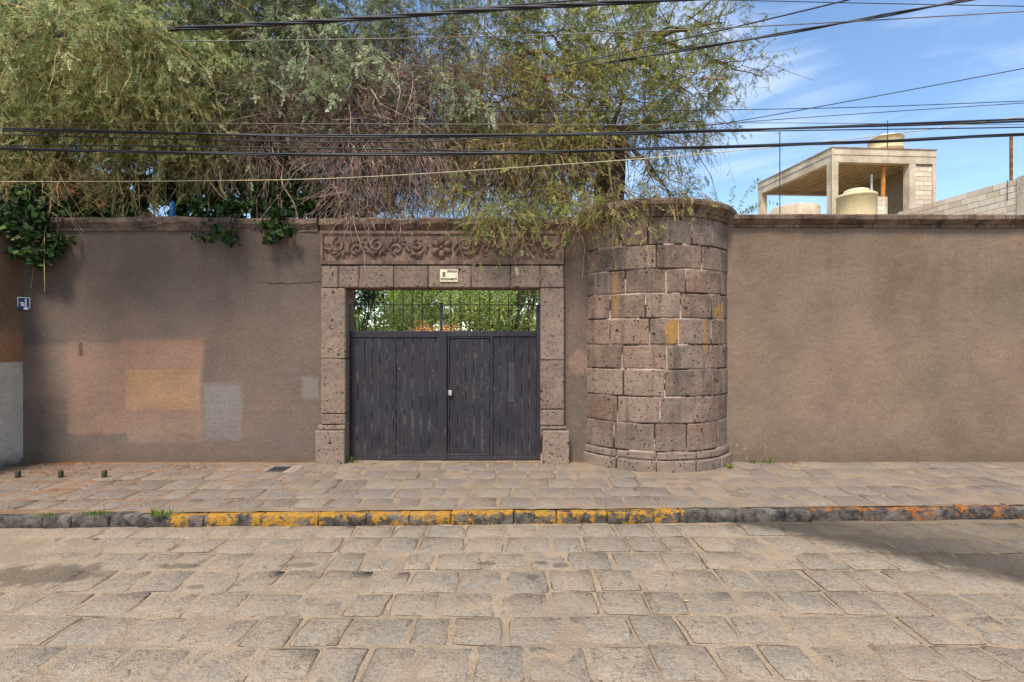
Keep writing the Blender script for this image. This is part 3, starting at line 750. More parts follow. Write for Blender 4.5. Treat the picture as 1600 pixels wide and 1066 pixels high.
def scroll(cx, cz, r0, turns, a0, sgn, tail):
    pts, rad = [], []; N = 26
    for i in range(N):
        t_ = i / (N - 1); r_ = r0 * (0.18 + 0.82 * t_); a = a0 + sgn * turns * 2 * math.pi * t_
        pts.append((cx + r_ * math.cos(a), YF - 0.008, cz + r_ * math.sin(a))); rad.append(0.014 + 0.014 * math.sin(math.pi * t_))
    p = pts[-1]
    for i in range(1, 6):
        t_ = i / 5; pts.append((p[0] + tail[0] * t_, YF - 0.008, p[2] + tail[1] * t_ + 0.03 * math.sin(math.pi * t_))); rad.append(0.022 * (1 - 0.7 * t_))
    return tubegeo(pts, rad, 6)
for sd in (-1, 1):
    for i, (dx, up) in enumerate(((0.37, 1), (0.69, -1), (1.00, 1), (1.30, -1), (1.60, 1))):
        cx = fxc + sd * dx
        if not (fx0 + 0.14 < cx < fx1 - 0.14): continue
        cz = fzc + up * 0.035; rs = rnd.uniform(0.095, 0.125)
        wpart('scroll', *scroll(cx, cz, rs, rnd.uniform(1.05, 1.4), (0.2 if sd > 0 else math.pi - 0.2), sd * up, (sd * 0.15, up * -0.12)), M_frieze, po, True)
        for q in range(7):
            ang = -math.pi / 2 * up + sd * (1.5 - q * 0.5) + rnd.uniform(-0.2, 0.2); rl = 0.15 + rnd.uniform(-0.02, 0.02); lx, lz = cx + rl * math.cos(ang), cz + rl * math.sin(ang)
            if abs(lz - fzc) > 0.155: lz = fzc + math.copysign(0.155, lz - fzc)
            wpart('acanthus_leaf', *ell(lx, lz, 0.075, 0.027, 0.045, ang + 0.9 * sd + rnd.uniform(-0.3, 0.3)), M_frieze, po, True)
# parking notice
sg = empty('notice_sign', (xf(701.5), YP - 0.03, zf(441)), 'small cream metal parking notice with black lettering on the lintel', 'sign')
zs = lambda py: CAMZ + (533 - py) / F * (YP - 0.012)
xs_ = lambda px: (px - 800) / F * (YP - 0.012)
V, Fc = boxgeo(xs_(687.5), xs_(715.5), YP - 0.018, YP - 0.012, zs(440.5), zs(421.3), 0.002)
plate = wpart('plate', V, Fc, M_cream, sg)
def text(body, name, cx, cz, w, h, y, m, parent):
    cu = bpy.data.curves.new('lettering', 'FONT'); cu.body = body; cu.align_x = 'CENTER'; cu.align_y = 'CENTER'; cu.resolution_u = 2; cu.extrude = 0.02; cu.offset = 0.035
    tmp = bpy.data.objects.new('tmp', cu); COL.objects.link(tmp)
    dg = bpy.context.evaluated_depsgraph_get(); me = bpy.data.meshes.new_from_object(tmp.evaluated_get(dg))
    COL.objects.unlink(tmp); bpy.data.objects.remove(tmp)
    c_ = np.array([v.co[:] for v in me.vertices]); mn, mx = c_.min(0), c_.max(0); me.materials.clear()
    out = [(cx + (p[0] - (mn[0] + mx[0]) / 2) / (mx[0] - mn[0]) * w, y - p[2] * 0.04, cz + (p[1] - (mn[1] + mx[1]) / 2) / (mx[1] - mn[1]) * h) for p in c_]
    fc = [tuple(p.vertices) for p in me.polygons]
    return wpart(name, out, fc, m, parent)
text('ENTRADA', 'lettering', xs_(706.8), zs(424.3), 0.15, 0.036, YP - 0.0195, M_ink, sg)
text('ESTACIONAMIENTO', 'lettering', xs_(701.5), zs(436.3), 0.25, 0.036, YP - 0.0195, M_ink, sg)
text('E', 'emblem', xs_(694), zs(429), 0.045, 0.07, YP - 0.0195, M_ink, sg)
for px, py in ((687.8 + 1.5, 422.6), (689.3, 439.2), (714, 422.6), (714, 439.2)):
    wpart('screw', *ell(xs_(px), zs(py), 0.005, 0.005, 0.004), M_iron, sg)
# nudge screws in front of the plate
# blue plate across the corner
A_ = Vector((-7.636, 7.905, 0)); B_ = Vector((-7.52, 7.992, 0)); ud = (B_ - A_).normalized(); nd = Vector((ud.y, -ud.x, 0)); bl = (B_ - A_).length
z0b, z1b = at(0, 484, 7.95).z, at(0, 464.5, 7.95).z; hb = z1b - z0b
bp_ = empty('blue_plate', (A_ + B_).to_tuple()[:2] and ((A_ + B_) / 2 + Vector((0, 0, z0b))), 'small dark blue and white enamel plate fixed across the wall corner', 'sign')
def plq(name, u0, u1, v0, v1, d, m, par=None):
    V = []
    for dd in (0.0, d):
        for (u, v) in ((u0, v0), (u1, v0), (u1, v1), (u0, v1)):
            p = A_ + ud * (u * bl) + nd * dd; V.append((p.x, p.y, z0b + v * hb))
    return wpart(name, V, [(3, 2, 1, 0), (4, 5, 6, 7), (0, 1, 5, 4), (1, 2, 6, 5), (2, 3, 7, 6), (3, 0, 4, 7)], m, par or bp_)
bpl = plq('plate', 0.0, 1.0, 0.0, 1.0, 0.006, M_blue)
for q in ((0.0, 1.0, 0.93, 1.0), (0.0, 0.07, 0.22, 0.93), (0.93, 1.0, 0.1, 0.93), (0.58, 0.72, 0.2, 0.88), (0.28, 0.52, 0.28, 0.48), (0.5, 0.85, 0.0, 0.2), (0.2, 0.5, 0.5, 0.6)):
    plq('white_mark', *q, 0.009, M_white)

# ------------------------------------------------------------------ wooden double gate
YG = 8.10
gx = lambda px: (px - 800) / F * YG
gz = lambda py: CAMZ + (533 - py) / F * YG
gt = empty('double_gate', (gx(691), YG, 0), 'dark slate painted double gate of vertical planks with spiked iron bars on top', 'gate')
GB = 0.01
def gbox(name, a, b, c_, d_, y0, y1, m=M_gate, bev=0.004, par=gt):
    V, Fc = boxgeo(gx(a), gx(b), y0, y1, c_, d_, bev); return wpart(name, V, Fc, m, par)
ztop, zbot = gz(517.5), GB
gbox('stile', 539, 546.5, GB, gz(476), YG, YG + 0.06); gbox('stile', 838, 845.5, GB, gz(476), YG, YG + 0.06)
gbox('meeting_stile', 683, 698, GB, ztop, YG - 0.012, YG + 0.05); gbox('bar_post', 687.5, 691.5, ztop, gz(473), YG, YG + 0.04)
gbox('top_rail', 546.7, 682.8, gz(527.5), ztop, YG + 0.004, YG + 0.05); gbox('top_rail', 698.2, 837.8, gz(526), ztop, YG + 0.004, YG + 0.05)
gbox('bottom_rail', 546.7, 682.8, GB, gz(712.5), YG + 0.004, YG + 0.05); gbox('bottom_rail', 698.2, 837.8, GB, gz(712.5), YG + 0.004, YG + 0.05)
gbox('rail_lip', 547, 682.5, gz(712.4), gz(711), YG - 0.002, YG + 0.05, M_gate, 0.002)
gbox('mullion', 615, 618.5, gz(712.3), gz(527.6), YG + 0.006, YG + 0.05); gbox('mullion', 765.5, 770.5, gz(712.3), gz(526.2), YG - 0.004, YG + 0.05)
def planks(px0, px1, n, zb, zt, yo):
    for k in range(n):
        a = px0 + (px1 - px0) * k / n; b = px0 + (px1 - px0) * (k + 1) / n
        y0 = YG + yo + rnd.uniform(-0.004, 0.004); V, Fc = boxgeo(gx(a + 0.3), gx(b - 0.3), y0, y0 + 0.03, zb, zt, 0.006)
        wpart('plank', V, Fc, M_plank, gt)
planks(546.8, 614.8, 6, gz(712.2), gz(527.7), 0.018)
planks(618.7, 682.8, 5, gz(712.2), gz(527.7), 0.018)
planks(702, 765.3, 5, gz(709), gz(529), 0.024)
planks(770.7, 837.8, 6, gz(712.2), gz(526.3), 0.018)
gbox('wicket_rail', 698.3, 765.3, gz(712.2), gz(709.2), YG + 0.002, YG + 0.05); gbox('wicket_rail', 698.3, 765.3, gz(528.8), gz(526.2), YG + 0.01, YG + 0.05)
gbox('wicket_stile', 699.5, 701.8, gz(709), gz(529), YG + 0.004, YG + 0.05)
gbox('patch_board', 794.5, 804.5, gz(630), gz(567), YG + 0.008, YG + 0.03, flat('grey_patch', C(58, 56, 61), 0.7, 0.3, 0.2)); gbox('patch_board', 654.5, 663.5, gz(620), gz(560), YG + 0.010, YG + 0.03)
lk = gbox('lock', 701, 706, gz(618), gz(610), YG - 0.02, YG + 0.03, M_chrome, 0.004); gbox('lock_keeper', 698.6, 707.5, gz(620), gz(609), YG - 0.005, YG + 0.02, M_iron, 0.003)
gbox('backing', 541, 844, GB + 0.004, gz(519), YG + 0.055, YG + 0.07)
for a, b in ((546.8, 687.3), (691.7, 837.8)):
    wpart('cross_bar', *tubegeo([(gx(a), YG + 0.02, gz(476.5)), (gx(b), YG + 0.02, gz(476.5))], 0.007, 6), M_iron, gt)
for k, px in enumerate([554.3, 569.4, 584.7, 599.5, 614.4, 629.4, 644.5, 659.5, 674.4, 703.9, 718.7, 734.2, 749.5, 764.5, 779.6, 794.6, 809.9, 825]):
    x_ = gx(px); z0, z1 = ztop - 0.01, gz(454 + rnd.uniform(-1, 1))
    zs2 = [z0, z1 - 0.05, z1]
    br = wpart('bar', *tubegeo([(x_, YG + 0.02, z) for z in zs2], [0.0065, 0.0065, 0.001], 6), M_iron, gt)
    for py in ((485,) if k % 2 else (485, 497)):
        z = gz(py); wpart('knob', *tubegeo([(x_, YG + 0.02, z - 0.018), (x_, YG + 0.02, z - 0.008), (x_, YG + 0.02, z + 0.008), (x_, YG + 0.02, z + 0.018)], [0.007, 0.016, 0.016, 0.007], 6), M_iron, br)

# ------------------------------------------------------------------ unfinished rooftop building behind the right wall
bd = empty('unfinished_house', (14.6, 22.4, -0.2), 'raw concrete rooftop room of an unfinished house beyond the right wall', 'house')
def corners(px0, px1, Y0, Y1): pass
YB = 20.0
c_near = at(1300, 231, YB); zt_ = c_near.z; c_left = at(1184.5, 288, YB * 301 / 245.0); c_right = at(1463, 235, YB * 302 / 298.0)
def quadprism(name, pts, z0, z1, m, par=bd):
    n = len(pts); V = [(p[0], p[1], z0) for p in pts] + [(p[0], p[1], z1) for p in pts]
    Fc = [tuple(range(n - 1, -1, -1)), tuple(range(n, 2 * n))] + [(i, (i + 1) % n, (i + 1) % n + n, i + n) for i in range(n)]
    return wpart(name, V, Fc, m, par)
pn, pl_, pr_ = Vector((c_near.x, c_near.y)), Vector((c_left.x, c_left.y)), Vector((c_right.x, c_right.y))
ex = (pr_ - pn); ey = (pl_ - pn); LX, LY = ex.length, ey.length; ex.normalize(); ey.normalize()
Q = lambda a, b: (pn + ex * a + ey * b)
def qbox(name, a0, a1, b0, b1, z0, z1, m, par=bd): return quadprism(name, [Q(a0, b0), Q(a1, b0), Q(a1, b1), Q(a0, b1)], z0, z1, m, par)
zp0 = CAMZ + (533 - 241.5) / F * YB; zbm = CAMZ + (533 - 253) / F * YB; zfl = CAMZ + (533 - 352) / F * YB
qbox('parapet', 0, LX, 0, LY, zp0 + 0.09, zt_, M_conc); qbox('parapet_course', -0.03, LX + 0.03, -0.03, LY + 0.03, zt_, zt_ + 0.03, M_brickr)
qbox('roof_slab', -0.02, LX + 0.02, -0.02, LY + 0.02, zp0, zp0 + 0.087, M_conc)
qbox('ceiling', 0.2, LX - 0.05, 0.2, LY - 0.2, zbm + 0.12, zp0 - 0.002, M_ceil)
for a0, a1, b0, b1 in ((0, LX, 0, 0.25), (0, 0.25, 0.252, LY), (0.252, LX, LY - 0.25, LY)): qbox('beam', a0, a1, b0, b1, zbm, zp0 - 0.003, M_conc)
k = 0.55
while k < LX - 0.2: qbox('ceiling_rib', k, k + 0.05, 0.26, LY - 0.26, zbm + 0.085, zbm + 0.119, M_conc); k += 0.45
for a0, b0 in ((0.0, 0.0), (0.0, LY - 0.28), (LX - 1.12, 0.0)): qbox('column', a0 + 0.003, a0 + 0.26, b0 + 0.003, b0 + 0.28, zfl - 2, zbm - 0.002, M_conc)
qbox('column', LX - 0.14, LX, 0.003, 0.25, zfl - 2, zbm - 0.002, M_conc)
qbox('floor_slab', -0.01, LX, -0.01, LY, zfl - 0.25, zfl, M_conc); qbox('lower_storey', 0, LX, 0, LY, -0.2, zfl - 0.252, M_conc)
# side wall inside the room, of cement blocks over a plastered dado
sw = qbox('side_wall', LX - 0.16, LX - 0.02, 0.26, LY - 0.26, zfl, zbm + 0.118, M_joint)
def blocks(par, org, du, n_out, wid, z0, z1, bl=0.4, bh=0.2, m=M_cblock, proud=0.012, lim=300):
    z = z0; r_ = 0; cnt = 0
    while z + bh * 0.6 < z1:
        u = -(bl / 2 if r_ % 2 else 0.0)
        while u < wid - 0.02:
            a, b = max(u, 0) + 0.008, min(u + bl, wid) - 0.008; zz1 = min(z + bh, z1) - 0.008
            if b - a > 0.05 and cnt < lim:
                pr2 = proud + rnd.uniform(-0.004, 0.006)
                p = [org + du * a + n_out * pr2, org + du * b + n_out * pr2, org + du * b - n_out * 0.02, org + du * a - n_out * 0.02]
                quadprism('block', [(q.x, q.y) for q in p], z + 0.008, zz1, m, par); cnt += 1
            u += bl
        z += bh; r_ += 1
blocks(sw, Q(LX - 0.16, 0.28), ey, -ex, LY - 0.56, zfl + 0.95, zbm - 0.15, 0.42, 0.21, m=M_joint)
qbox('dado', LX - 0.2, LX - 0.161, 0.27, LY - 0.27, zfl, zfl + 0.93, M_conc)
fp = qbox('front_panel', LX - 0.86, LX - 0.14, 0.05, 0.18, zfl - 1.2, zbm - 0.004, M_joint)
blocks(fp, Q(LX - 0.85, 0.05), ex, -ey, 0.70, zfl - 0.6, zbm - 0.01, 0.36, 0.185)
lw = qbox('parapet_wall', 0.0, 0.14, 0.29, LY * 0.62, zfl - 0.2, zfl + 0.42, M_joint); blocks(lw, Q(0.0, 0.29), ey, -ex, LY * 0.62 - 0.3, zfl - 0.18, zfl + 0.42, 0.42, 0.2)
pier = qbox('block_pier', 1.72, 2.26, -0.02, 0.14, zfl - 0.8, CAMZ + (533 - 306) / F * YB, M_conc); blocks(pier, Q(1.85, -0.02), ex, -ey, 0.3, zfl - 0.2, CAMZ + (533 - 307) / F * YB, 0.3, 0.2)
prop = empty('timber_prop', at(1379, 306, YB + 0.5), 'orange timber prop holding up the unfinished roof slab', 'prop')
a_, b_ = at(1378.5, 330, YB + 0.45), at(1380, 254, YB + 0.45)
wpart('pole', *tubegeo([a_, (a_ + b_) / 2 + Vector((0.02, 0, 0)), Vector((b_.x, b_.y, zbm + 0.11))], [0.075, 0.08, 0.07], 7), M_wood, prop); wpart('wedge', *boxgeo(a_.x - 0.12, a_.x + 0.12, a_.y - 0.1, a_.y + 0.1, zfl, a_.z, 0.01), M_wood, prop)
def tank(px0, px1, pyt, pyb, Y, label, shr=0.68):
    x0, x1 = at(px0, 0, Y).x, at(px1, 0, Y).x; zt, zb = at(0, pyt, Y).z, at(0, pyb, Y).z; cx, r_ = (x0 + x1) / 2, (x1 - x0) / 2; h = zt - zb
    e = empty('water_tank', (cx, Y, zb), label, 'water tank', 'cream water tanks')
    sh = zb + h * shr
    wpart('body', *lathegeo(cx, Y, [(r_, zb), (r_, zb + 0.3 * (sh - zb)), (r_ * 1.02, zb + 0.33 * (sh - zb)), (r_, zb + 0.36 * (sh - zb)), (r_, sh), (r_ * 1.03, sh + 0.01 * h), (r_ * 1.03, sh + 0.05 * h), (r_ * 0.97, sh + 0.07 * h), (r_ * 0.62, zt - 0.07 * h)], 28), M_tank, e, True)
    wpart('lid', *lathegeo(cx, Y, [(r_ * 0.62, zt - 0.09 * h), (r_ * 0.63, zt - 0.02 * h), (r_ * 0.5, zt), (0.02, zt + 0.005)], 24), M_tank2, e, True)
tank(1311, 1365, 297, 372, 19.0, 'cream plastic water tank in front of the unfinished rooftop room', 0.82)
def roof_tank():
    Y = YB + 1.6; tank(1360, 1407, 213, 244, Y, 'cream plastic water tank on top of the concrete roof', 0.8)
roof_tank()
lt = empty('round_cistern', at(1250, 372, 21.0), 'low pale round concrete cistern beside the rooftop room', 'cistern')
cx = at(1254, 0, 21.0).x
wpart('ring_wall', *lathegeo(cx, 21.6, [(0.95, zfl - 1.4), (0.95, at(0, 322, 21).z), (0.85, at(0, 319, 21).z), (0.3, at(0, 318, 21).z)], 26), M_conc, lt, True)
# block wall running towards us on the right
bw = empty('block_wall', (15.9, 17.6, -0.2), 'bare cement block boundary wall sloping away on the far right', 'wall')
p0, p1 = Vector((16.45, 12.5)), Vector((15.38, 20.4)); du = (p1 - p0).normalized(); nn = Vector((-du.y, du.x)); Lw = (p1 - p0).length
if nn.x > 0: nn = -nn
zw = 7.02
quadprism('wall_core', [p0, p1, p1 - nn * 0.14, p0 - nn * 0.14], -0.2, zw, M_joint, bw)
blocks(bw, p0, du, nn, Lw, zw - 1.6, zw + 0.005, 0.42, 0.2, lim=190)
cpos = p0 + du * 3.25
quadprism('wall_column', [cpos, cpos + du * 0.42, cpos + du * 0.42 + nn * 0.05, cpos + nn * 0.05], 4.5, zw + 0.03, M_conc, bw)
def pole(name, px, py0, py1, Y, r_, m, label, cat, extra=None):
    a, b = at(px, py1, Y), at(px, py0, Y); e = empty(name, (a.x, a.y, a.z), label, cat)
    wpart('shaft', *tubegeo([a, (a + b) / 2, b], r_, 7), m, e)
    if extra: extra(e, a, b)
def rebar(e, a, b):
    for dx in (-0.12, 0.06, 0.22): wpart('rebar', *tubegeo([(a.x + dx, a.y, a.z - 0.3), (a.x + dx, a.y, a.z + 0.3 + rnd.uniform(0, 0.15))], 0.008, 5), M_iron, e)
pole('steel_post', 1580, 214, 300, 16.4, 0.045, M_rust, 'rusty steel post standing on the block wall at the right edge', 'post', rebar)
def aerial(e, a, b): wpart('cross_arm', *tubegeo([(b.x - 0.15, b.y, b.z - 0.06), (b.x + 0.02, b.y, b.z - 0.02)], 0.006, 5), M_iron, e)
pole('aerial_mast', 1218.5, 206, 372, 15.0, 0.014, M_black, 'thin dark aerial mast left of the unfinished house', 'mast', aerial)
pole('lightning_rod', 1387, 188, 240, 21.0, 0.014, M_black, 'thin vertical rod on the concrete roof beside the tank', 'rod')
pole('corner_pipe', 1300.8, 232, 372, 19.9, 0.03, M_pale, 'pale drain pipe down the near corner of the concrete room', 'pipe')
pole('white_pipe', 1361.8, 273, 330, 20.6, 0.04, M_white, 'short white plastic pipe leaning inside the rooftop room', 'pipe')

# small brown-tiled house half hidden behind the trees on the left
hs = empty('tiled_house', (-11.5, 13.2, -0.2), 'house with a sloping brown tiled roof behind the trees at far left', 'house')
hx0, hx1 = at(-260, 0, 12).x, at(172, 0, 12).x; hz0, hz1 = at(0, 352, 12).z, at(0, 205, 12).z
pbox('wall', hx0 + 0.4, hx1 - 0.7, 12.2, 15.0, -0.2, hz0 - 0.4, M_pret, hs)
hxr = at(10, 0, 12).x
V, Fc = [(hx1, 11.8, hz0 - 0.3), (hx1, 15.4, hz0 - 0.3), (hxr, 11.8, hz1), (hxr, 15.4, hz1), (hx0, 11.8, hz0), (hx0, 15.4, hz0)], [(0, 1, 3, 2), (2, 3, 5, 4), (0, 2, 4), (1, 5, 3)]
rf = wpart('roof', V, Fc, M_tileb, hs)
sl = Vector((hx1 - hxr, 0, hz0 - 0.3 - hz1)); nsl = 9
for r_ in range(9):
    for q in range(nsl):
        y0 = 11.8 + 3.6 * r_ / 9; a = Vector((hxr, y0 + 0.2, hz1)) + sl * (q / nsl); b = Vector((hxr, y0 + 0.2, hz1)) + sl * ((q + 1.08) / nsl)
        if r_ < 3: wpart('roof_tile', *tubegeo([a + Vector((0, 0, 0.02)), b + Vector((0, 0, 0.05))], [0.13, 0.16], 8), M_tileb, rf)

# ------------------------------------------------------------------ vegetation
def leafmat(name, c1, c2, c3, trans=0.35, rough=0.65):
    m = bpy.data.materials.new(name); m.use_nodes = True; t = NT(m.node_tree); b = m.node_tree.nodes['Principled BSDF']
    a = t.attr('tint')
    c = t.mix(t.ss(a, 0.0, 0.55), c1, c2); c = t.mix(t.ss(a, 0.5, 1.0), c, c3)
    b.inputs['Roughness'].default_value = rough; b.inputs['Specular IOR Level'].default_value = 0.25
    t.put(b.inputs['Base Color'], c)
    tr = t.new('ShaderNodeBsdfTranslucent'); t.put(tr.inputs[0], c)
    mx = t.new('ShaderNodeMixShader'); mx.inputs[0].default_value = trans
    t.l.new(b.outputs[0], mx.inputs[1]); t.l.new(tr.outputs[0], mx.inputs[2])
    t.l.new(mx.outputs[0], m.node_tree.nodes['Material Output'].inputs[0])
    return m
def barkmat(name, c1, c2, sc=14.0):
    return mat(name, lambda t: (t.mix(t.ss(t.noise(sc, 4, 0.7), 0.35, 0.65), c1, c2), t.noise(sc * 2, 4), 0.02), 0.95, 0.1)
ML_olive = leafmat('leaf_olive', C(70, 88, 46), C(130, 146, 86), C(206, 206, 142))
ML_sage = leafmat('leaf_sage', C(84, 98, 62), C(140, 152, 108), C(196, 204, 162))
ML_spring = leafmat('leaf_spring', C(80, 98, 44), C(134, 148, 74), C(194, 188, 104))
ML_dark = leafmat('leaf_dark', C(26, 40, 18), C(46, 70, 32), C(88, 120, 54), 0.25, 0.6)
ML_garden = leafmat('leaf_garden', C(118, 144, 72), C(168, 184, 104), C(220, 224, 150), 0.5)
ML_orange = leafmat('petal_orange', C(226, 142, 84), C(236, 176, 118), C(170, 180, 96), 0.45)
ML_grass = leafmat('grass_blade', C(70, 98, 32), C(96, 128, 44), C(140, 150, 66), 0.3)
ML_litter = leafmat('leaf_litter', C(98, 58, 30), C(148, 88, 44), C(174, 120, 66), 0.1)
MB_tan = barkmat('twig_tan', C(112, 90, 62), C(198, 170, 122), 5.0); MB_brown = barkmat('twig_brown', C(90, 70, 62), C(178, 148, 132), 5.0)
MB_olive = barkmat('twig_olive', C(92, 72, 54), C(168, 138, 104), 5.0); MB_limb = barkmat('limb_bark', C(62, 52, 38), C(112, 96, 66), 9.0); MB_trunk = barkmat('bark', C(52, 42, 36), C(92, 76, 64), 9.0)

def nrm(v): return v / np.maximum(np.linalg.norm(v, axis=-1, keepdims=True), 1e-6)
def twig_mesh(P, rad, sides=3):
    """P (M,N,3) polylines, rad (M,N)"""
    M_, N_, _ = P.shape
    d = nrm(P[:, -1] - P[:, 0]); ref = np.where(np.abs(d[:, 2:3]) > 0.9, np.array([[0, 1.0, 0]]), np.array([[0, 0, 1.0]]))
    U = nrm(np.cross(d, ref)); Wv = np.cross(U, d); a = 2 * np.pi * np.arange(sides) / sides
    ring = U[:, None, :] * np.cos(a)[None, :, None] + Wv[:, None, :] * np.sin(a)[None, :, None]
    V = P[:, :, None, :] + rad[:, :, None, None] * ring[:, None, :, :]
    base = (np.arange(M_) * N_ * sides)[:, None, None] + (np.arange(N_ - 1) * sides)[None, :, None]
    k = np.arange(sides)[None, None, :]; k2 = (k + 1) % sides
    Fq = np.stack([base + k, base + k2, base + k2 + sides, base + k + sides], -1).reshape(-1, 4)
    return V.reshape(-1, 3), Fq
def frond_mesh(B, D, L, tint, pairs=5, lw=0.20, ll=0.34, droop=0.25):
    """feathery leaf sprays: leaflets (triangles) in pairs along a short stalk"""
    M_ = len(B); side = nrm(np.cross(D, nrm(rng.normal(size=(M_, 3)))))
    Vs, Ts = [], []; tt = []
    for j in range(pairs):
        t_ = (j + 0.6) / pairs
        c = B + D * (L * t_)[:, None]; c[:, 2] -= L * droop * t_ * t_
        for sg_ in (-1, 1):
            dl = nrm(side * sg_ * 0.9 + D * 0.55 + rng.normal(scale=0.22, size=(M_, 3)) + np.array([0, 0, -0.18]))
            l = (L * ll * (1.05 - 0.45 * t_) * rng.uniform(0.8, 1.2, M_))[:, None]
            w = D * (L * lw * 0.5)[:, None]
            Vs += [c - w + dl * l * 0.05, c + w + dl * l * 0.3, c + dl * l]; Ts.append(tint + rng.normal(scale=0.08, size=M_))
    c = B + D * (L * 0.9)[:, None]; c[:, 2] -= L * droop * 0.8; w = side * (L * lw * 0.5)[:, None]
    Vs += [c - w, c + w, c + D * (L * ll)[:, None]]; Ts.append(tint)
    nl = len(Ts); V = np.stack(Vs, 1).reshape(-1, 3); Fq = np.arange(M_ * nl * 3).reshape(-1, 3)
    return V, Fq, np.clip(np.stack(Ts, 1).reshape(-1), 0, 1)
def leaf_mesh(B, D, L, tint, width=0.6):
    """broad leaves: two bent triangles pairs (a folded rhombus)"""
    M_ = len(B); S_ = nrm(np.cross(D, nrm(rng.normal(size=(M_, 3))))); Nn = np.cross(S_, D); w = (L * width * 0.5)[:, None]; l = L[:, None]
    V = np.stack([B, B + D * l * 0.45 + S_ * w + Nn * w * 0.25, B + D * l, B + D * l * 0.45 - S_ * w + Nn * w * 0.25], 1).reshape(-1, 3)
    i = (np.arange(M_) * 4)[:, None]; Fq = np.concatenate([i + np.array([[0, 1, 2]]), i + np.array([[0, 2, 3]])], 1).reshape(-1, 3)
    return V, Fq, np.repeat(np.clip(tint, 0, 1), 2)
def in_ell(c, r, n, shell=0.35):
    d = nrm(rng.normal(size=(n, 3))); q = rng.random(n) ** (1 / 3) * (1 - shell) + shell * rng.random(n) ** 0.3
    return np.array(c) + d * np.array(r) * np.clip(q, 0, 1)[:, None], d
def hang(c, r, n, L, droop, up=0.2, spread=0.8, N_=6, wig=0.07):
    P0, d = in_ell(c, r, n); d0 = nrm(d * spread + rng.normal(scale=0.5, size=(n, 3)) + np.array([0, 0, up]))
    Ls = L * rng.uniform(0.5, 1.35, n); t_ = np.linspace(0, 1, N_)
    P = P0[:, None, :] + d0[:, None, :] * (Ls[:, None] * t_[None, :])[:, :, None]
    P[:, :, 2] -= (Ls * droop * rng.uniform(0.5, 1.5, n))[:, None] * t_[None, :] ** 1.7
    P += np.cumsum(rng.normal(scale=wig, size=P.shape), 1) * Ls[:, None, None] * 0.6
    return P, Ls
def branch(a, b, r0, r1, n=9, sag=0.0, wig=0.10):
    a, b = Vector(a), Vector(b); L = (b - a).length; pts, rad = [], []
    for i in range(n):
        t_ = i / (n - 1); p = a.lerp(b, t_); e = math.sin(math.pi * t_)
        p += Vector((rnd.uniform(-1, 1), rnd.uniform(-1, 1), rnd.uniform(-1, 1))) * wig * L * 0.25 * e + Vector((0, 0, 1)) * sag * L * e
        pts.append(p); rad.append(r0 + (r1 - r0) * t_ ** 0.8)
    return tubegeo(pts, rad, 7)

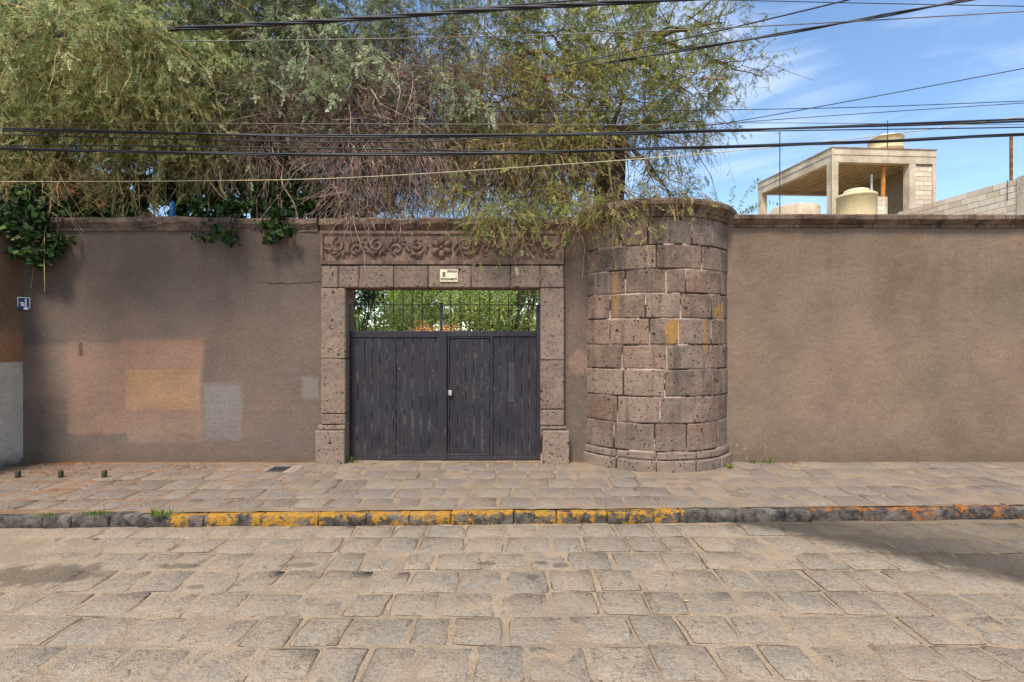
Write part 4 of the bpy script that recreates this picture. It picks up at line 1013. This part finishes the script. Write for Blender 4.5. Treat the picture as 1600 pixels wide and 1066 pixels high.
def tree(name, label, base, trunk_top, clumps, mtwig, mleaf, group=None, trunk_r=(0.2, 0.14), fork=None, trunk_lean=0.0, sub=7, pairs=5, mleaf2=None):
    """clumps: (px, py, Y, (rx,ry,rz), twigs, twig length, droop, fronds per twig, frond length, (tint lo, hi), up)"""
    base = Vector(base); e = empty(name, base, label, 'tree', group)
    off = np.array(base)
    tg = [branch(base - Vector((0, 0, 0.1)), trunk_top, trunk_r[0], trunk_r[1], 8, 0, 0.12)]
    wpart('trunk', *tg[0], MB_trunk, e, True)
    fk = [Vector(f) for f in (fork or [trunk_top])]
    lim, TP, TR_, FV = [], [], [], []; LP, LR = [], []
    fb, fd, fl, ft = [], [], [], []
    for (px, py, Y, r, n, L, dr, nf, flen, tint, up) in clumps:
        c = at(px, py, Y); f = min(fk, key=lambda q: (q - c).length)
        g = branch(f, c, max(0.03, trunk_r[1] * 0.24), 0.008, 9, 0.05, 0.16); lim.append(g)
        for k in range(sub if n > 60 else 2):
            dd = Vector((rnd.uniform(-1, 1) * r[0], rnd.uniform(-1, 1) * r[1], rnd.uniform(-0.8, 1) * r[2])) * 0.85
            lim.append(branch(c.lerp(f, rnd.uniform(0, 0.35)), c + dd, 0.014, 0.004, 6, 0.03, 0.2))
        n = int(n * (1.35 if nf > 2.0 else 1.75)); L *= 0.8; dr *= 0.72
        P, Ls = hang(c, r, n, L, dr, up, wig=0.11); TP.append(P)
        if n > 150 and py < 255:
            lb = hang(c, r, max(3, n // 45), 1.5, 0.55, 0.35, 0.9, 6, 0.10)[0]; LP.append(lb); LR.append(np.linspace(0.012, 0.004, 6)[None, :] * rng.uniform(0.7, 1.2, (len(lb), 1)))
        rr_ = rng.uniform(0.0028, 0.0066, n)[:, None] * np.linspace(1.0, 0.45, P.shape[1])[None, :]; TR_.append(rr_)
        m_ = int(n * nf * 0.92); flen *= 0.82
        if m_:
            ti = rng.integers(0, n, m_); tp = rng.uniform(0.15, 1.0, m_) * (P.shape[1] - 1.001); i0 = tp.astype(int); fr = (tp - i0)[:, None]
            B = P[ti, i0] * (1 - fr) + P[ti, i0 + 1] * fr; T = nrm(P[ti, i0 + 1] - P[ti, i0])
            fb.append(B); fd.append(nrm(T * 0.7 + rng.normal(scale=0.6, size=(m_, 3)) + np.array([0, 0, -0.25]))); fl.append(flen * rng.uniform(0.6, 1.3, m_))
            ctint = rng.uniform(*tint, size=n); ft.append(np.clip(ctint[ti] + rng.normal(scale=0.2, size=m_), 0, 1))
    lo = wpart('limbs', *merge(*lim), MB_limb, e, True); tag(lo, kind='stuff')
    V, Fq = twig_mesh(np.concatenate(TP + LP), np.concatenate(TR_ + LR)); o = link('twigs', mesh_np('twigs', V - off, Fq), mtwig, e); tag(o, kind='stuff')
    V, Fq, tt = frond_mesh(np.concatenate(fb), np.concatenate(fd), np.concatenate(fl), np.concatenate(ft), pairs)
    o = link('crown', mesh_np('crown', V - off, Fq, False, tt), mleaf, e); tag(o, kind='stuff')
    return e
K = 1.0
lo_, hi_ = (0.25, 0.95), (0.0, 0.7)
# left tree: olive, feathery, hanging over the wall
tree('mesquite_tree', 'olive green feathery tree hanging over the wall at far left', (-7.0, 10.6, -0.1), (-6.6, 10.2, 3.6), [
    (20, 30, 9.0, (1.3, 1.2, 1.0), 620, 0.75, 0.7, 7, 0.15, lo_, 0.3), (150, 20, 9.2, (1.3, 1.2, 1.0), 620, 0.75, 0.7, 7, 0.15, lo_, 0.3),
    (280, 30, 9.4, (1.2, 1.2, 1.0), 560, 0.75, 0.7, 7, 0.15, (0.1, 0.8), 0.3), (390, 10, 9.6, (1.1, 1.2, 0.9), 420, 0.7, 0.6, 7, 0.15, (0.0, 0.7), 0.3),
    (40, 130, 8.8, (1.2, 1.0, 0.8), 560, 0.8, 0.8, 6, 0.15, lo_, 0.2), (170, 120, 8.6, (1.2, 1.0, 0.8), 600, 0.8, 0.8, 6, 0.15, lo_, 0.2),
    (290, 130, 8.8, (1.1, 1.0, 0.8), 560, 0.8, 0.8, 6, 0.15, lo_, 0.2), (110, 195, 8.7, (1.3, 0.9, 0.5), 420, 0.8, 0.8, 5, 0.14, lo_, 0.1),
    (260, 195, 8.7, (1.2, 0.9, 0.45), 420, 0.8, 0.8, 5, 0.14, lo_, 0.1), (10, 220, 8.4, (0.6, 0.7, 0.5), 200, 0.8, 0.9, 4, 0.14, lo_, 0.0),
    (340, 230, 9.0, (0.8, 0.7, 0.5), 260, 0.7, 0.8, 4, 0.13, (0.1, 0.8), 0.0), (60, 285, 8.2, (0.55, 0.4, 0.3), 80, 0.9, 1.0, 1.2, 0.13, lo_, 0.0),
    (215, 280, 8.6, (0.8, 0.4, 0.4), 110, 0.7, 0.9, 2.5, 0.12, (0.0, 0.6), 0.0), (120, 35, 6.55, (0.85, 0.25, 0.3), 190, 0.55, 0.8, 5, 0.14, lo_, 0.1), (215, 70, 6.7, (0.4, 0.25, 0.2), 90, 0.5, 0.8, 5, 0.13, lo_, 0.1), (-20, 70, 6.5, (0.5, 0.25, 0.5), 130, 0.55, 0.8, 5, 0.14, lo_, 0.1), (-120, 100, 8.8, (1.4, 1.2, 1.6), 500, 0.8, 0.8, 6, 0.15, lo_, 0.2)],
    MB_tan, ML_olive, trunk_r=(0.2, 0.13), fork=[(-6.6, 10.2, 3.6), (-5.6, 9.9, 5.4), (-7.2, 9.8, 5.6)])
# middle tree: grey-brown dead twigs with sage sprays
tree('twiggy_tree', 'grey brown tree of dense hanging bare twigs above the gate', at(425, 722, 10.4).to_tuple()[:2] + (-0.1,), at(428, 235, 10.4), [
    (440, 60, 9.8, (1.0, 1.0, 0.9), 520, 0.6, 0.6, 5, 0.16, (0.0, 0.6), 0.3), (540, 40, 9.8, (1.1, 1.0, 0.9), 520, 0.6, 0.6, 5, 0.15, (0.0, 0.6), 0.3),
    (650, 50, 10.0, (1.1, 1.0, 0.9), 420, 0.6, 0.6, 4, 0.13, (0.0, 0.6), 0.4), (450, 160, 9.2, (1.0, 0.9, 0.7), 620, 0.6, 0.7, 2.2, 0.15, (0.1, 0.9), 0.1),
    (560, 160, 9.2, (1.0, 0.9, 0.8), 900, 0.6, 0.7, 1.0, 0.13, (0.1, 0.9), 0.1), (670, 170, 9.2, (1.0, 0.9, 0.8), 900, 0.6, 0.7, 1.0, 0.12, (0.0, 0.8), 0.1),
    (420, 235, 9.0, (0.6, 0.6, 0.5), 420, 0.7, 0.9, 0.5, 0.12, (0.0, 0.6), 0.0), (560, 245, 8.8, (0.7, 0.6, 0.45), 560, 0.7, 1.0, 0.4, 0.12, (0.0, 0.8), 0.0),
    (650, 250, 8.8, (0.8, 0.6, 0.45), 620, 0.7, 1.0, 0.6, 0.12, (0.0, 0.8), 0.0), (560, 300, 8.4, (0.35, 0.3, 0.2), 130, 0.65, 1.2, 0.1, 0.1, (0, 1), 0.0),
    (630, 305, 8.5, (0.4, 0.3, 0.2), 100, 0.6, 1.0, 0.3, 0.1, (0, 1), 0.0), (555, 335, 7.75, (0.2, 0.15, 0.05), 16, 0.45, 1.2, 0.0, 0.1, (0, 1), 0.0), (615, 338, 7.75, (0.25, 0.12, 0.04), 10, 0.35, 1.1, 0.0, 0.1, (0, 1), 0.0),
    (478, 30, 8.10, (0.14, 0.15, 0.10), 5, 0.45, 0.9, 6, 0.22, (0.3, 0.9), 0.1), (505, 20, 8.15, (0.14, 0.15, 0.10), 5, 0.45, 0.9, 6, 0.22, (0.3, 0.9), 0.1), (522, 62, 8.20, (0.14, 0.15, 0.10), 5, 0.45, 0.9, 6, 0.22, (0.3, 0.9), 0.1), (495, 92, 8.25, (0.14, 0.15, 0.10), 5, 0.45, 0.9, 6, 0.22, (0.3, 0.9), 0.1), (540, 112, 8.30, (0.14, 0.15, 0.10), 5, 0.45, 0.9, 6, 0.22, (0.3, 0.9), 0.1), (512, 138, 8.10, (0.14, 0.15, 0.10), 5, 0.45, 0.9, 6, 0.22, (0.3, 0.9), 0.1), (470, 140, 8.15, (0.14, 0.15, 0.10), 5, 0.45, 0.9, 6, 0.22, (0.3, 0.9), 0.1), (700, 128, 8.20, (0.14, 0.15, 0.10), 5, 0.45, 0.9, 6, 0.22, (0.3, 0.9), 0.1), (738, 168, 8.25, (0.14, 0.15, 0.10), 5, 0.45, 0.9, 6, 0.22, (0.3, 0.9), 0.1), (715, 150, 8.30, (0.14, 0.15, 0.10), 5, 0.45, 0.9, 6, 0.22, (0.3, 0.9), 0.1), (400, 60, 8.10, (0.14, 0.15, 0.10), 5, 0.45, 0.9, 6, 0.22, (0.3, 0.9), 0.1), (590, 60, 8.15, (0.14, 0.15, 0.10), 5, 0.45, 0.9, 6, 0.22, (0.3, 0.9), 0.1), 
    (470, 200, 9.9, (0.8, 0.7, 0.6), 620, 0.6, 0.8, 0.15, 0.12, (0.0, 0.6), 0.1), (570, 210, 10.0, (0.8, 0.7, 0.6), 620, 0.6, 0.8, 0.15, 0.12, (0.0, 0.6), 0.1), (670, 215, 10.0, (0.8, 0.7, 0.6), 620, 0.6, 0.8, 0.15, 0.12, (0.0, 0.6), 0.1), (760, 215, 9.9, (0.8, 0.7, 0.6), 620, 0.6, 0.8, 0.15, 0.12, (0.0, 0.6), 0.1), (620, 120, 10.2, (0.8, 0.7, 0.6), 620, 0.6, 0.8, 0.15, 0.12, (0.0, 0.6), 0.1), (840, 200, 9.9, (0.8, 0.7, 0.6), 620, 0.6, 0.8, 0.15, 0.12, (0.0, 0.6), 0.1), ],
    MB_brown, ML_sage, trunk_r=(0.17, 0.12), fork=[at(428, 235, 10.4), at(470, 110, 10.2), at(560, 120, 10.0)], sub=10)
# right tree: yellow-green, airy towards the sky
tree('pepper_tree', 'yellow green airy tree with upright branches leaning over the round tower', at(952, 722, 9.5).to_tuple()[:2] + (-0.1,), at(955, 205, 9.5), [
    (760, 60, 10.0, (1.0, 0.9, 0.9), 420, 0.55, 0.5, 5, 0.13, (0.0, 0.6), 0.4), (860, 50, 10.0, (1.0, 0.9, 0.9), 420, 0.55, 0.4, 5.5, 0.13, (0.1, 0.8), 0.4),
    (960, 50, 9.8, (0.9, 0.9, 0.9), 380, 0.55, 0.3, 6, 0.13, (0.2, 0.9), 0.5), (1050, 40, 9.6, (0.7, 0.8, 0.8), 210, 0.55, 0.3, 5, 0.12, (0.2, 0.9), 0.5),
    (1130, 35, 9.4, (0.55, 0.6, 0.5), 90, 0.5, 0.3, 5, 0.11, (0.1, 0.8), 0.5), (780, 160, 9.2, (0.9, 0.8, 0.8), 700, 0.55, 0.6, 1.1, 0.12, (0.1, 0.9), 0.2),
    (880, 160, 9.2, (0.9, 0.8, 0.8), 700, 0.55, 0.6, 2.4, 0.12, (0.2, 1.0), 0.2), (975, 150, 9.2, (0.9, 0.8, 0.7), 480, 0.55, 0.5, 5, 0.12, (0.2, 1.0), 0.3),
    (1070, 140, 9.2, (0.7, 0.7, 0.5), 200, 0.5, 0.4, 6, 0.11, (0.1, 0.8), 0.3), (1150, 110, 9.2, (0.5, 0.5, 0.3), 70, 0.5, 0.3, 5, 0.10, (0.1, 0.7), 0.3),
    (770, 250, 8.8, (0.8, 0.6, 0.5), 640, 0.6, 0.9, 0.9, 0.12, (0.2, 1.0), 0.0), (860, 250, 8.8, (0.8, 0.6, 0.5), 620, 0.6, 0.8, 1.7, 0.12, (0.2, 1.0), 0.0),
    (900, 225, 8.9, (0.4, 0.4, 0.4), 220, 0.55, 0.8, 3, 0.12, (0.2, 1.0), 0.0), (1040, 215, 9.2, (0.6, 0.6, 0.5), 170, 0.55, 0.8, 4, 0.10, (0.1, 0.7), 0.1),
    (1095, 190, 9.2, (0.5, 0.5, 0.4), 90, 0.55, 0.8, 4, 0.10, (0.1, 0.7), 0.1), (1040, 290, 9.0, (0.45, 0.5, 0.3), 110, 0.5, 0.9, 3.5, 0.10, (0.1, 0.7), 0.0),
    (720, 310, 8.3, (0.35, 0.3, 0.2), 120, 0.6, 1.0, 3, 0.12, (0.3, 1.0), 0.0), (790, 340, 7.75, (0.5, 0.2, 0.16), 150, 0.5, 0.9, 4, 0.10, (0.3, 1.0), 0.0),
    (880, 320, 8.3, (0.5, 0.4, 0.25), 170, 0.55, 1.0, 2.5, 0.12, (0.2, 1.0), 0.0), (960, 322, 7.5, (0.55, 0.25, 0.14), 130, 0.5, 0.9, 3, 0.10, (0.3, 1.0), 0.0),
    (1050, 312, 7.5, (0.45, 0.25, 0.08), 60, 0.4, 0.8, 4, 0.09, (0.2, 0.9), 0.0), (905, 350, 7.75, (0.35, 0.1, 0.05), 45, 0.5, 1.0, 0.2, 0.1, (0.3, 1.0), 0.0)],
    MB_olive, ML_spring, trunk_r=(0.34, 0.28), fork=[at(955, 205, 9.5), at(985, 90, 9.6), at(900, 110, 9.6), at(1020, 60, 9.6)], sub=9)
def bush(name, label, cat, base, clumps, mleaf, leafL=0.09, width=0.55, group=None, frond=False, tint=(0.0, 0.9), mt=None, drape=False):
    """clumps: (centre, radii, leaves)"""
    base = Vector(base); e = empty(name, base, label, cat, group); off = np.array(base); Bs, Ds = [], []; st = []
    for c, r, n in clumps:
        nb = max(6, n // 60); ctr, d = in_ell(c, r, nb, 0.5); ix = rng.integers(0, nb, n)
        Bs.append(ctr[ix] + rng.normal(scale=min(r) * 0.16 + 0.03, size=(n, 3))); Ds.append(nrm(d[ix] * 0.5 + rng.normal(scale=0.7, size=(n, 3)) + np.array([0, 0, -0.2])))
        for k in range(min(nb, 14)): st.append(branch(Vector((ctr[k][0] + rnd.uniform(-0.15, 0.15), max(ctr[k][1], 7.8) + 0.1, max(3.86, ctr[k][2] - 0.2))), ctr[k], 0.007, 0.004, 6, 0.05, 0.12) if drape else branch(base + Vector((rnd.uniform(-0.1, 0.1), 0, 0)), ctr[k], 0.03, 0.008, 6, 0.04, 0.15))
    tag(wpart('stems', *merge(*st), mt or MB_trunk, e, True), kind='stuff')
    B, D = np.concatenate(Bs), np.concatenate(Ds); n = len(B); L = leafL * rng.uniform(0.6, 1.3, n); ti = rng.uniform(*tint, size=n)
    V, Fq, tt = frond_mesh(B, D, L * 2.2, ti, 4) if frond else leaf_mesh(B, D, L, ti, width)
    o = link('crown' if cat == 'tree' else 'foliage', mesh_np('foliage', V - off, Fq, False, tt), mleaf, e); tag(o, kind='stuff')
    return e
A = lambda px, py, Y: tuple(at(px, py, Y))
bush('climbing_vine', 'dark green broad-leaved vine spilling over the wall at the left corner', 'vine', (-7.3, 8.5, 0), [(A(40, 335, 8.1), (0.65, 0.3, 0.35), 1900), (A(30, 350, 7.75), (0.4, 0.12, 0.22), 500), (A(60, 385, 7.8), (0.34, 0.12, 0.22), 300), (A(95, 370, 7.85), (0.2, 0.06, 0.12), 80), (A(130, 325, 8.7), (0.8, 0.3, 0.25), 1200), (A(215, 300, 9.2), (0.7, 0.3, 0.3), 700), (A(20, 260, 8.9), (0.9, 0.4, 0.4), 900)], ML_dark, 0.10, 0.8, 'vines on the wall', drape=True)
bush('climbing_vine', 'dark green vine trailing over the middle of the left wall', 'vine', (-4.4, 8.7, 0), [(A(350, 330, 8.3), (0.6, 0.25, 0.16), 800), (A(330, 365, 7.85), (0.4, 0.06, 0.12), 70), (A(365, 375, 7.85), (0.12, 0.05, 0.1), 50), (A(440, 350, 7.85), (0.14, 0.05, 0.24), 130), (A(418, 365, 7.85), (0.05, 0.04, 0.16), 34), (A(470, 310, 8.9), (0.9, 0.4, 0.42), 2600), (A(400, 270, 9.4), (1.0, 0.5, 0.6), 2200), (A(290, 310, 9.4), (0.9, 0.4, 0.35), 1700), (A(560, 320, 9.6), (0.7, 0.3, 0.25), 700), (A(330, 255, 9.8), (1.0, 0.4, 0.4), 1200)], ML_dark, 0.10, 0.8, 'vines on the wall', drape=True)
sp_b = at(1150, 372, 9.0); sprig = empty('wall_sprig', sp_b, 'thin sprigs with paired green leaflets rising behind the right coping', 'plant')
for (a, b, c_) in (((1140, 360), (1160, 300), (1187, 282)), ((1140, 360), (1165, 312), (1214, 316)), ((1135, 360), (1130, 320), (1112, 300)), ((1150, 360), (1160, 326), (1182, 326)), ((1128, 360), (1118, 318), (1090, 304)), ((1138, 350), (1145, 310), (1146, 292))):
    pa, pb, pc = [at(q[0], q[1], 9.0 + rnd.uniform(-0.1, 0.1)) for q in (a, b, c_)]
    L_ = [pa.lerp(pb, k / 8).lerp(pb.lerp(pc, k / 8), k / 8) for k in range(9)]
    stm = wpart('stem', *tubegeo(L_, [0.006 - 0.0005 * k for k in range(9)], 5), MB_olive, sprig)
    Bq, Dq = [], []
    for k in range(2, 9):
        tg = (L_[min(k + 1, 8)] - L_[k - 1]).normalized(); sd = tg.cross(Vector((0, 1, 0)))
        for h_ in (0.0, 0.5):
            for q in (-1, 1): Bq.append(L_[k].lerp(L_[k - 1], h_)); Dq.append((sd * q * 0.8 + tg * 0.35 + Vector((0, rnd.uniform(-0.5, 0.5), -0.1))).normalized())
    V, Fq, tt = leaf_mesh(np.array(Bq), np.array(Dq), rng.uniform(0.05, 0.085, len(Bq)), rng.uniform(0, 0.6, len(Bq)), 0.42)
    tag(link('leaflets', mesh_np('leaflets', V - np.array(sp_b), Fq, False, tt), ML_garden, stm), kind='stuff')
# garden behind the gate
gb = 'garden shrubs behind the gate'
bush('garden_tree', 'bright green leafy garden tree seen through the gate bars at right', 'tree', (-0.2, 18.5, -0.2), [(A(790, 475, 18.0), (2.0, 0.9, 1.3), 5600), (A(830, 430, 18.4), (1.9, 0.9, 1.1), 3400), (A(700, 455, 19.0), (2.0, 0.9, 1.4), 4600), (A(850, 320, 17.0), (1.1, 0.8, 0.8), 2600)], ML_garden, 0.12, 0.4, gb)
bush('garden_tree', 'dark shady garden tree seen through the gate bars at left', 'tree', (-4.4, 13.6, -0.2), [(A(552, 445, 13.4), (0.8, 0.6, 0.7), 1500), (A(470, 400, 13.6), (1.4, 0.7, 1.0), 2000)], ML_dark, 0.10, 0.5, gb, tint=(0, 0.9))
bush('garden_bush', 'low bright green bush seen through the left gate leaf bars', 'bush', (-3.4, 17.2, -0.2), [(A(610, 520, 17.0), (1.4, 0.7, 0.95), 4600), (A(640, 470, 18.6), (1.3, 0.7, 1.0), 3200)], ML_garden, 0.10, 0.5, gb, tint=(0.0, 0.8))
bush('flowering_bush', 'bush of orange flowers seen through the middle of the gate bars', 'bush', (-2.3, 16.2, -0.2), [(A(678, 533, 16.0), (0.95, 0.45, 0.62), 2600)], ML_orange, 0.08, 0.8, gb, tint=(0.0, 1.0))
bush('garden_tree', 'broad green tree filling the far end of the garden behind the gate', 'tree', (-2.0, 24, -0.2), [(A(560, 410, 24), (3.8, 1.4, 3.0), 6500), (A(720, 430, 25), (3.8, 1.4, 3.0), 7000), (A(850, 465, 24), (2.9, 1.4, 2.8), 5500)], ML_garden, 0.19, 0.5, gb, tint=(0.0, 0.7))
bush('garden_tree', 'dark green broadleaf tree standing behind the left wall', 'tree', (-8.4, 13.5, -0.2), [(A(230, 200, 13), (2.4, 0.9, 1.4), 3800), (A(60, 160, 13), (2.4, 0.9, 1.8), 3600), (A(390, 200, 13.5), (1.9, 0.9, 1.6), 4200), (A(500, 130, 13.5), (2.0, 0.9, 1.6), 2600)], ML_dark, 0.14, 0.6, tint=(0, 0.8))

bush('garden_hedge', 'tall green hedge closing off the garden far behind the gate', 'hedge', (-2.5, 24, -0.2), [(A(540, 500, 24), (3.2, 0.8, 2.4), 5000), (A(690, 505, 24), (3.2, 0.8, 2.4), 5000), (A(820, 500, 24), (3.2, 0.8, 2.4), 5000)], ML_garden, 0.24, 0.6, tint=(0.1, 0.8))
# grass tufts, litter, small things on the paving
def tuft(px, py, n, h, label, Y=None, sp=0.06, z=None):
    Y = Y if Y else F * CAMZ / (py - 533); p = at(px, py, Y); z = 0.0 if z is None else z
    e_n = n; B = np.stack([p.x + rng.normal(scale=sp, size=n), p.y + rng.normal(scale=sp * 0.35, size=n), np.full(n, z - 0.01)], 1)
    D = nrm(rng.normal(scale=0.45, size=(n, 3)) * np.array([1, 1, 0.3]) + np.array([0, 0, 1.0])); off = np.array((p.x, p.y, z))
    V, Fq, tt = leaf_mesh(B, D, h * rng.uniform(0.5, 1.3, n), rng.random(n), 0.16)
    o = link('grass_tuft', mesh_np('grass_tuft', V - off, Fq, False, tt), ML_grass, None, off); tag(o, label, 'grass', 'weeds in the paving')
tuft(75, 806, 60, 0.05, 'flat green weed on the kerb top at far left', sp=0.08); tuft(148, 804, 90, 0.06, 'bigger green weed on the kerb top near the left stubs', sp=0.08)
tuft(250, 806, 50, 0.09, 'green weed where the yellow kerb paint begins'); tuft(549, 722, 40, 0.10, 'small green weed at the left foot of the gate', Y=7.98, sp=0.04)
tuft(1141, 733, 30, 0.08, 'green weed at the right foot of the round tower', Y=7.62, sp=0.03); tuft(1199, 725, 24, 0.09, 'thin weed at the foot of the right wall', Y=7.93, sp=0.04); tuft(1177, 725, 20, 0.07, 'tiny weed at the wall foot just right of the tower', Y=7.93, sp=0.03)
tuft(515, 769, 60, 0.02, 'low moss line in a sidewalk joint before the gate', sp=0.12)
def stub(px, lab):
    p = at(px, 746, F * CAMZ / 213.0); V, Fc = lathegeo(p.x, p.y, [(0.034, -0.02), (0.032, 0.03), (0.033, 0.075), (0.031, 0.094), (0.022, 0.098), (0.016, 0.07)], 12)
    V = [(x_ - p.x, y_ - p.y, z_) for x_, y_, z_ in V]; o = link('post_stub', mesh_py('post_stub', V, Fc, True), M_stub, None, (p.x, p.y, 0)); tag(o, lab, 'post', 'sawn-off post stubs')
stub(28, 'leftmost mossy sawn-off post stub on the sidewalk'); stub(95, 'middle one of three mossy post stubs on the sidewalk'); stub(163, 'mossy sawn-off post stub nearest the gate')
dc = empty('drain_cover', (-3.42, 7.55, 0), 'small dark square drain cover in the sidewalk left of the gate', 'drain')
pbox('lid', -3.55, -3.31, 7.38, 7.66, -0.01, 0.012, M_cover, dc, 0.004)
for k in range(5): pbox('slot', -3.53 + k * 0.045, -3.51 + k * 0.045, 7.42, 7.62, 0.0121, 0.0150, M_iron, dc)
pbox('cement_collar', -3.30, -3.12, 7.36, 7.72, -0.02, 0.010, M_cement, dc, 0.006)
n = 5200
X = np.concatenate([rng.uniform(-7.6, -2.0, n // 2), -7.6 + rng.exponential(1.3, n // 4), rng.uniform(-2.6, 4.5, n - n // 2 - n // 4)])
Y = np.concatenate([rng.uniform(5.8, 7.95, n // 2), 8.0 - rng.exponential(0.22, n // 4), 8.0 - rng.exponential(0.05, n - n // 2 - n // 4)])
nx_ = vnoise(X, Y, 2.2, 9) + rng.normal(scale=0.12, size=n); ok = (nx_ > 0.02) & (X < 4.5) & (Y > 5.8) & (np.hypot(X - TC[0], Y - TC[1]) > TR + 0.07); X, Y = X[ok], Y[ok]; n = len(X)
B = np.stack([X, Y, rng.uniform(0.001, 0.006, n)], 1); D = nrm(np.stack([rng.normal(size=n), rng.normal(size=n), rng.normal(scale=0.12, size=n)], 1))
V, Fq, tt = leaf_mesh(B, D, rng.uniform(0.012, 0.035, n), rng.random(n), 0.4); tag(link('leaf_litter', mesh_np('leaf_litter', V, Fq, False, tt), ML_litter), 'dry orange leaf litter along the wall foot', 'litter', kind='stuff')
p = at(1068, 943, F * 2.03 / 410.0); V, Fq, tt = leaf_mesh(np.array([[0, 0, 0.0]]), np.array([[1.0, 0.2, 0.05]]), np.array([0.05]), np.array([0.9]), 0.5)
tag(link('fallen_leaf', mesh_np('fallen_leaf', V, Fq, False, tt), ML_garden, None, (p.x, p.y, ROADZ + 0.012)), 'single pale green leaf lying on the road stones', 'leaf')
for px, py0, py1, lab in ((269, 315, 341, 'bright blue plastic pipe end standing on the left wall'), (815, 338, 348, 'blue plastic scrap on the wall above the gate')):
    a, b = at(px, py1, 8.1), at(px + 1, py0, 8.1); e = empty('blue_pipe', a, lab, 'pipe')
    wpart('tube', *tubegeo([a - Vector((0, 0, 0.1)), a.lerp(b, 0.6), b], 0.03, 8), M_bluep, e); wpart('collar', *tubegeo([a, a.lerp(b, 0.3)], 0.042, 8), M_bluep, e)

# ------------------------------------------------------------------ overhead cables
def smooth_path(pts, n=60):
    P = [np.array(p) for p in pts]; P = [2 * P[0] - P[1]] + P + [2 * P[-1] - P[-2]]; out = []; seg = len(P) - 3
    for i in range(seg):
        a, b, c_, d = P[i:i + 4]
        for k in range(n // seg + 1):
            t_ = k / (n // seg + 1); out.append(Vector(0.5 * ((2 * b) + (-a + c_) * t_ + (2 * a - 5 * b + 4 * c_ - d) * t_ * t_ + (-a + 3 * b - 3 * c_ + d) * t_ ** 3)))
    out.append(Vector(P[-2])); return out
def cable(label, pts, r_, m, strands=1, twist=9.0):
    W_ = smooth_path([at(*p) for p in pts]); mid = W_[len(W_) // 2]; e = empty('overhead_cable', mid, label, 'cable', 'overhead cables') if strands > 1 else None
    if strands == 1:
        V, Fc = tubegeo([w - mid for w in W_], r_, 6); o = link('overhead_cable', mesh_py('overhead_cable', V, Fc, True), m, None, mid); tag(o, label, 'cable', 'overhead cables'); return
    for s_ in range(strands):
        L = []
        for i, w in enumerate(W_):
            a = 2 * math.pi * (s_ / strands) + twist * i / len(W_) * 2; L.append(w + Vector((0, math.cos(a), math.sin(a))) * r_ * 1.1)
        wpart('strand', *tubegeo(L, r_, 6), m, e, True)
cable('thick twisted cable bundle crossing the tree at the very top', [(-300, 75, 6.9), (285, 45, 6.9), (540, 31, 6.8), (780, 14, 6.7), (1040, 0, 6.6), (1500, -30, 6.5)], 0.015, M_black, 3, 16)
cable('single black cable just above the top twisted bundle', [(-300, 62, 7.0), (300, 43, 7.0), (600, 24, 6.9), (800, 8, 6.8), (1100, -14, 6.7)], 0.010, M_black)
cable('pale thin wire crossing under the top cable bundle', [(-300, 66, 7.2), (270, 65, 7.2), (760, 57, 7.0), (1170, 42, 6.8), (1600, 18, 6.6), (1900, 0, 6.5)], 0.007, M_grey)
cable('thin black cable rising steeply out of the right tree', [(880, 104, 8.4), (1000, 76, 8.0), (1150, 42, 7.4), (1325, 0, 6.6), (1500, -45, 6)], 0.010, M_black)
cable('thick paired cable rising from the right tree to the top edge', [(915, 103, 8.6), (1010, 88, 8.2), (1180, 60, 7.5), (1350, 30, 6.8), (1510, 0, 6.2), (1700, -38, 5.6)], 0.011, M_black, 2, 9)
cable('thin wire along the top right edge of the sky', [(1000, -3, 8), (1300, 4, 7.8), (1600, 10, 7.6), (1900, 15, 7.4)], 0.006, M_black)
cable('thin wire climbing across the blue sky to the right edge', [(1060, 200, 9.0), (1130, 193, 9.0), (1290, 165, 8.6), (1600, 107, 8.0), (1900, 48, 7.4)], 0.007, M_black)
cable('nearly level thin wire in the sky, highest above the house', [(500, 174, 8.6), (900, 174, 8.4), (1290, 169, 8.2), (1600, 158, 8.0), (1900, 146, 7.8)], 0.006, M_black)
cable('faint thin wire under the level one over the house', [(1000, 205, 9.2), (1160, 191, 9.0), (1400, 174, 8.8), (1600, 161, 8.6), (1900, 140, 8.4)], 0.006, M_black)
cable('thick black cable bundle crossing the middle of the trees', [(-300, 196, 7.1), (130, 205, 7.1), (530, 213, 7.05), (880, 210, 7.0), (1100, 205, 6.95), (1600, 188, 6.8), (1900, 176, 6.7)], 0.013, M_black, 2, 7)
cable('thin black wire running just under the middle bundle', [(-300, 203, 7.3), (530, 222, 7.25), (800, 214, 7.2), (1130, 206, 7.2), (1600, 199, 7.0), (1900, 192, 6.9)], 0.008, M_black)
cable('lower thick cable bundle crossing right above the tower', [(-300, 222, 7.0), (0, 232, 7.0), (250, 238, 7.0), (500, 242, 6.95), (800, 239, 6.9), (1000, 233, 6.9), (1300, 224, 6.85), (1600, 210, 6.8), (1900, 195, 6.7)], 0.011, M_black, 3, 10)
cable('black cable merging with the lower bundle from the left edge', [(-300, 229, 7.4), (0, 228, 7.4), (200, 228, 7.3), (530, 232, 7.2), (800, 237, 7.05)], 0.009, M_black)
cable('lowest pale wire slanting up from the left wall top', [(-300, 285, 7.6), (0, 284, 7.6), (270, 283, 7.55), (540, 278, 7.5), (880, 257, 7.4), (1100, 240, 7.3), (1350, 215, 7.2), (1600, 182, 7.0), (1900, 140, 6.8)], 0.006, M_pale)
cable('fine grey wire halfway up the trees above the thick bundle', [(-100, 192, 7.8), (300, 193, 7.8), (700, 194, 7.7), (1000, 195, 7.6), (1160, 192, 7.5), (1600, 195, 7.4), (1900, 196, 7.3)], 0.005, M_grey)
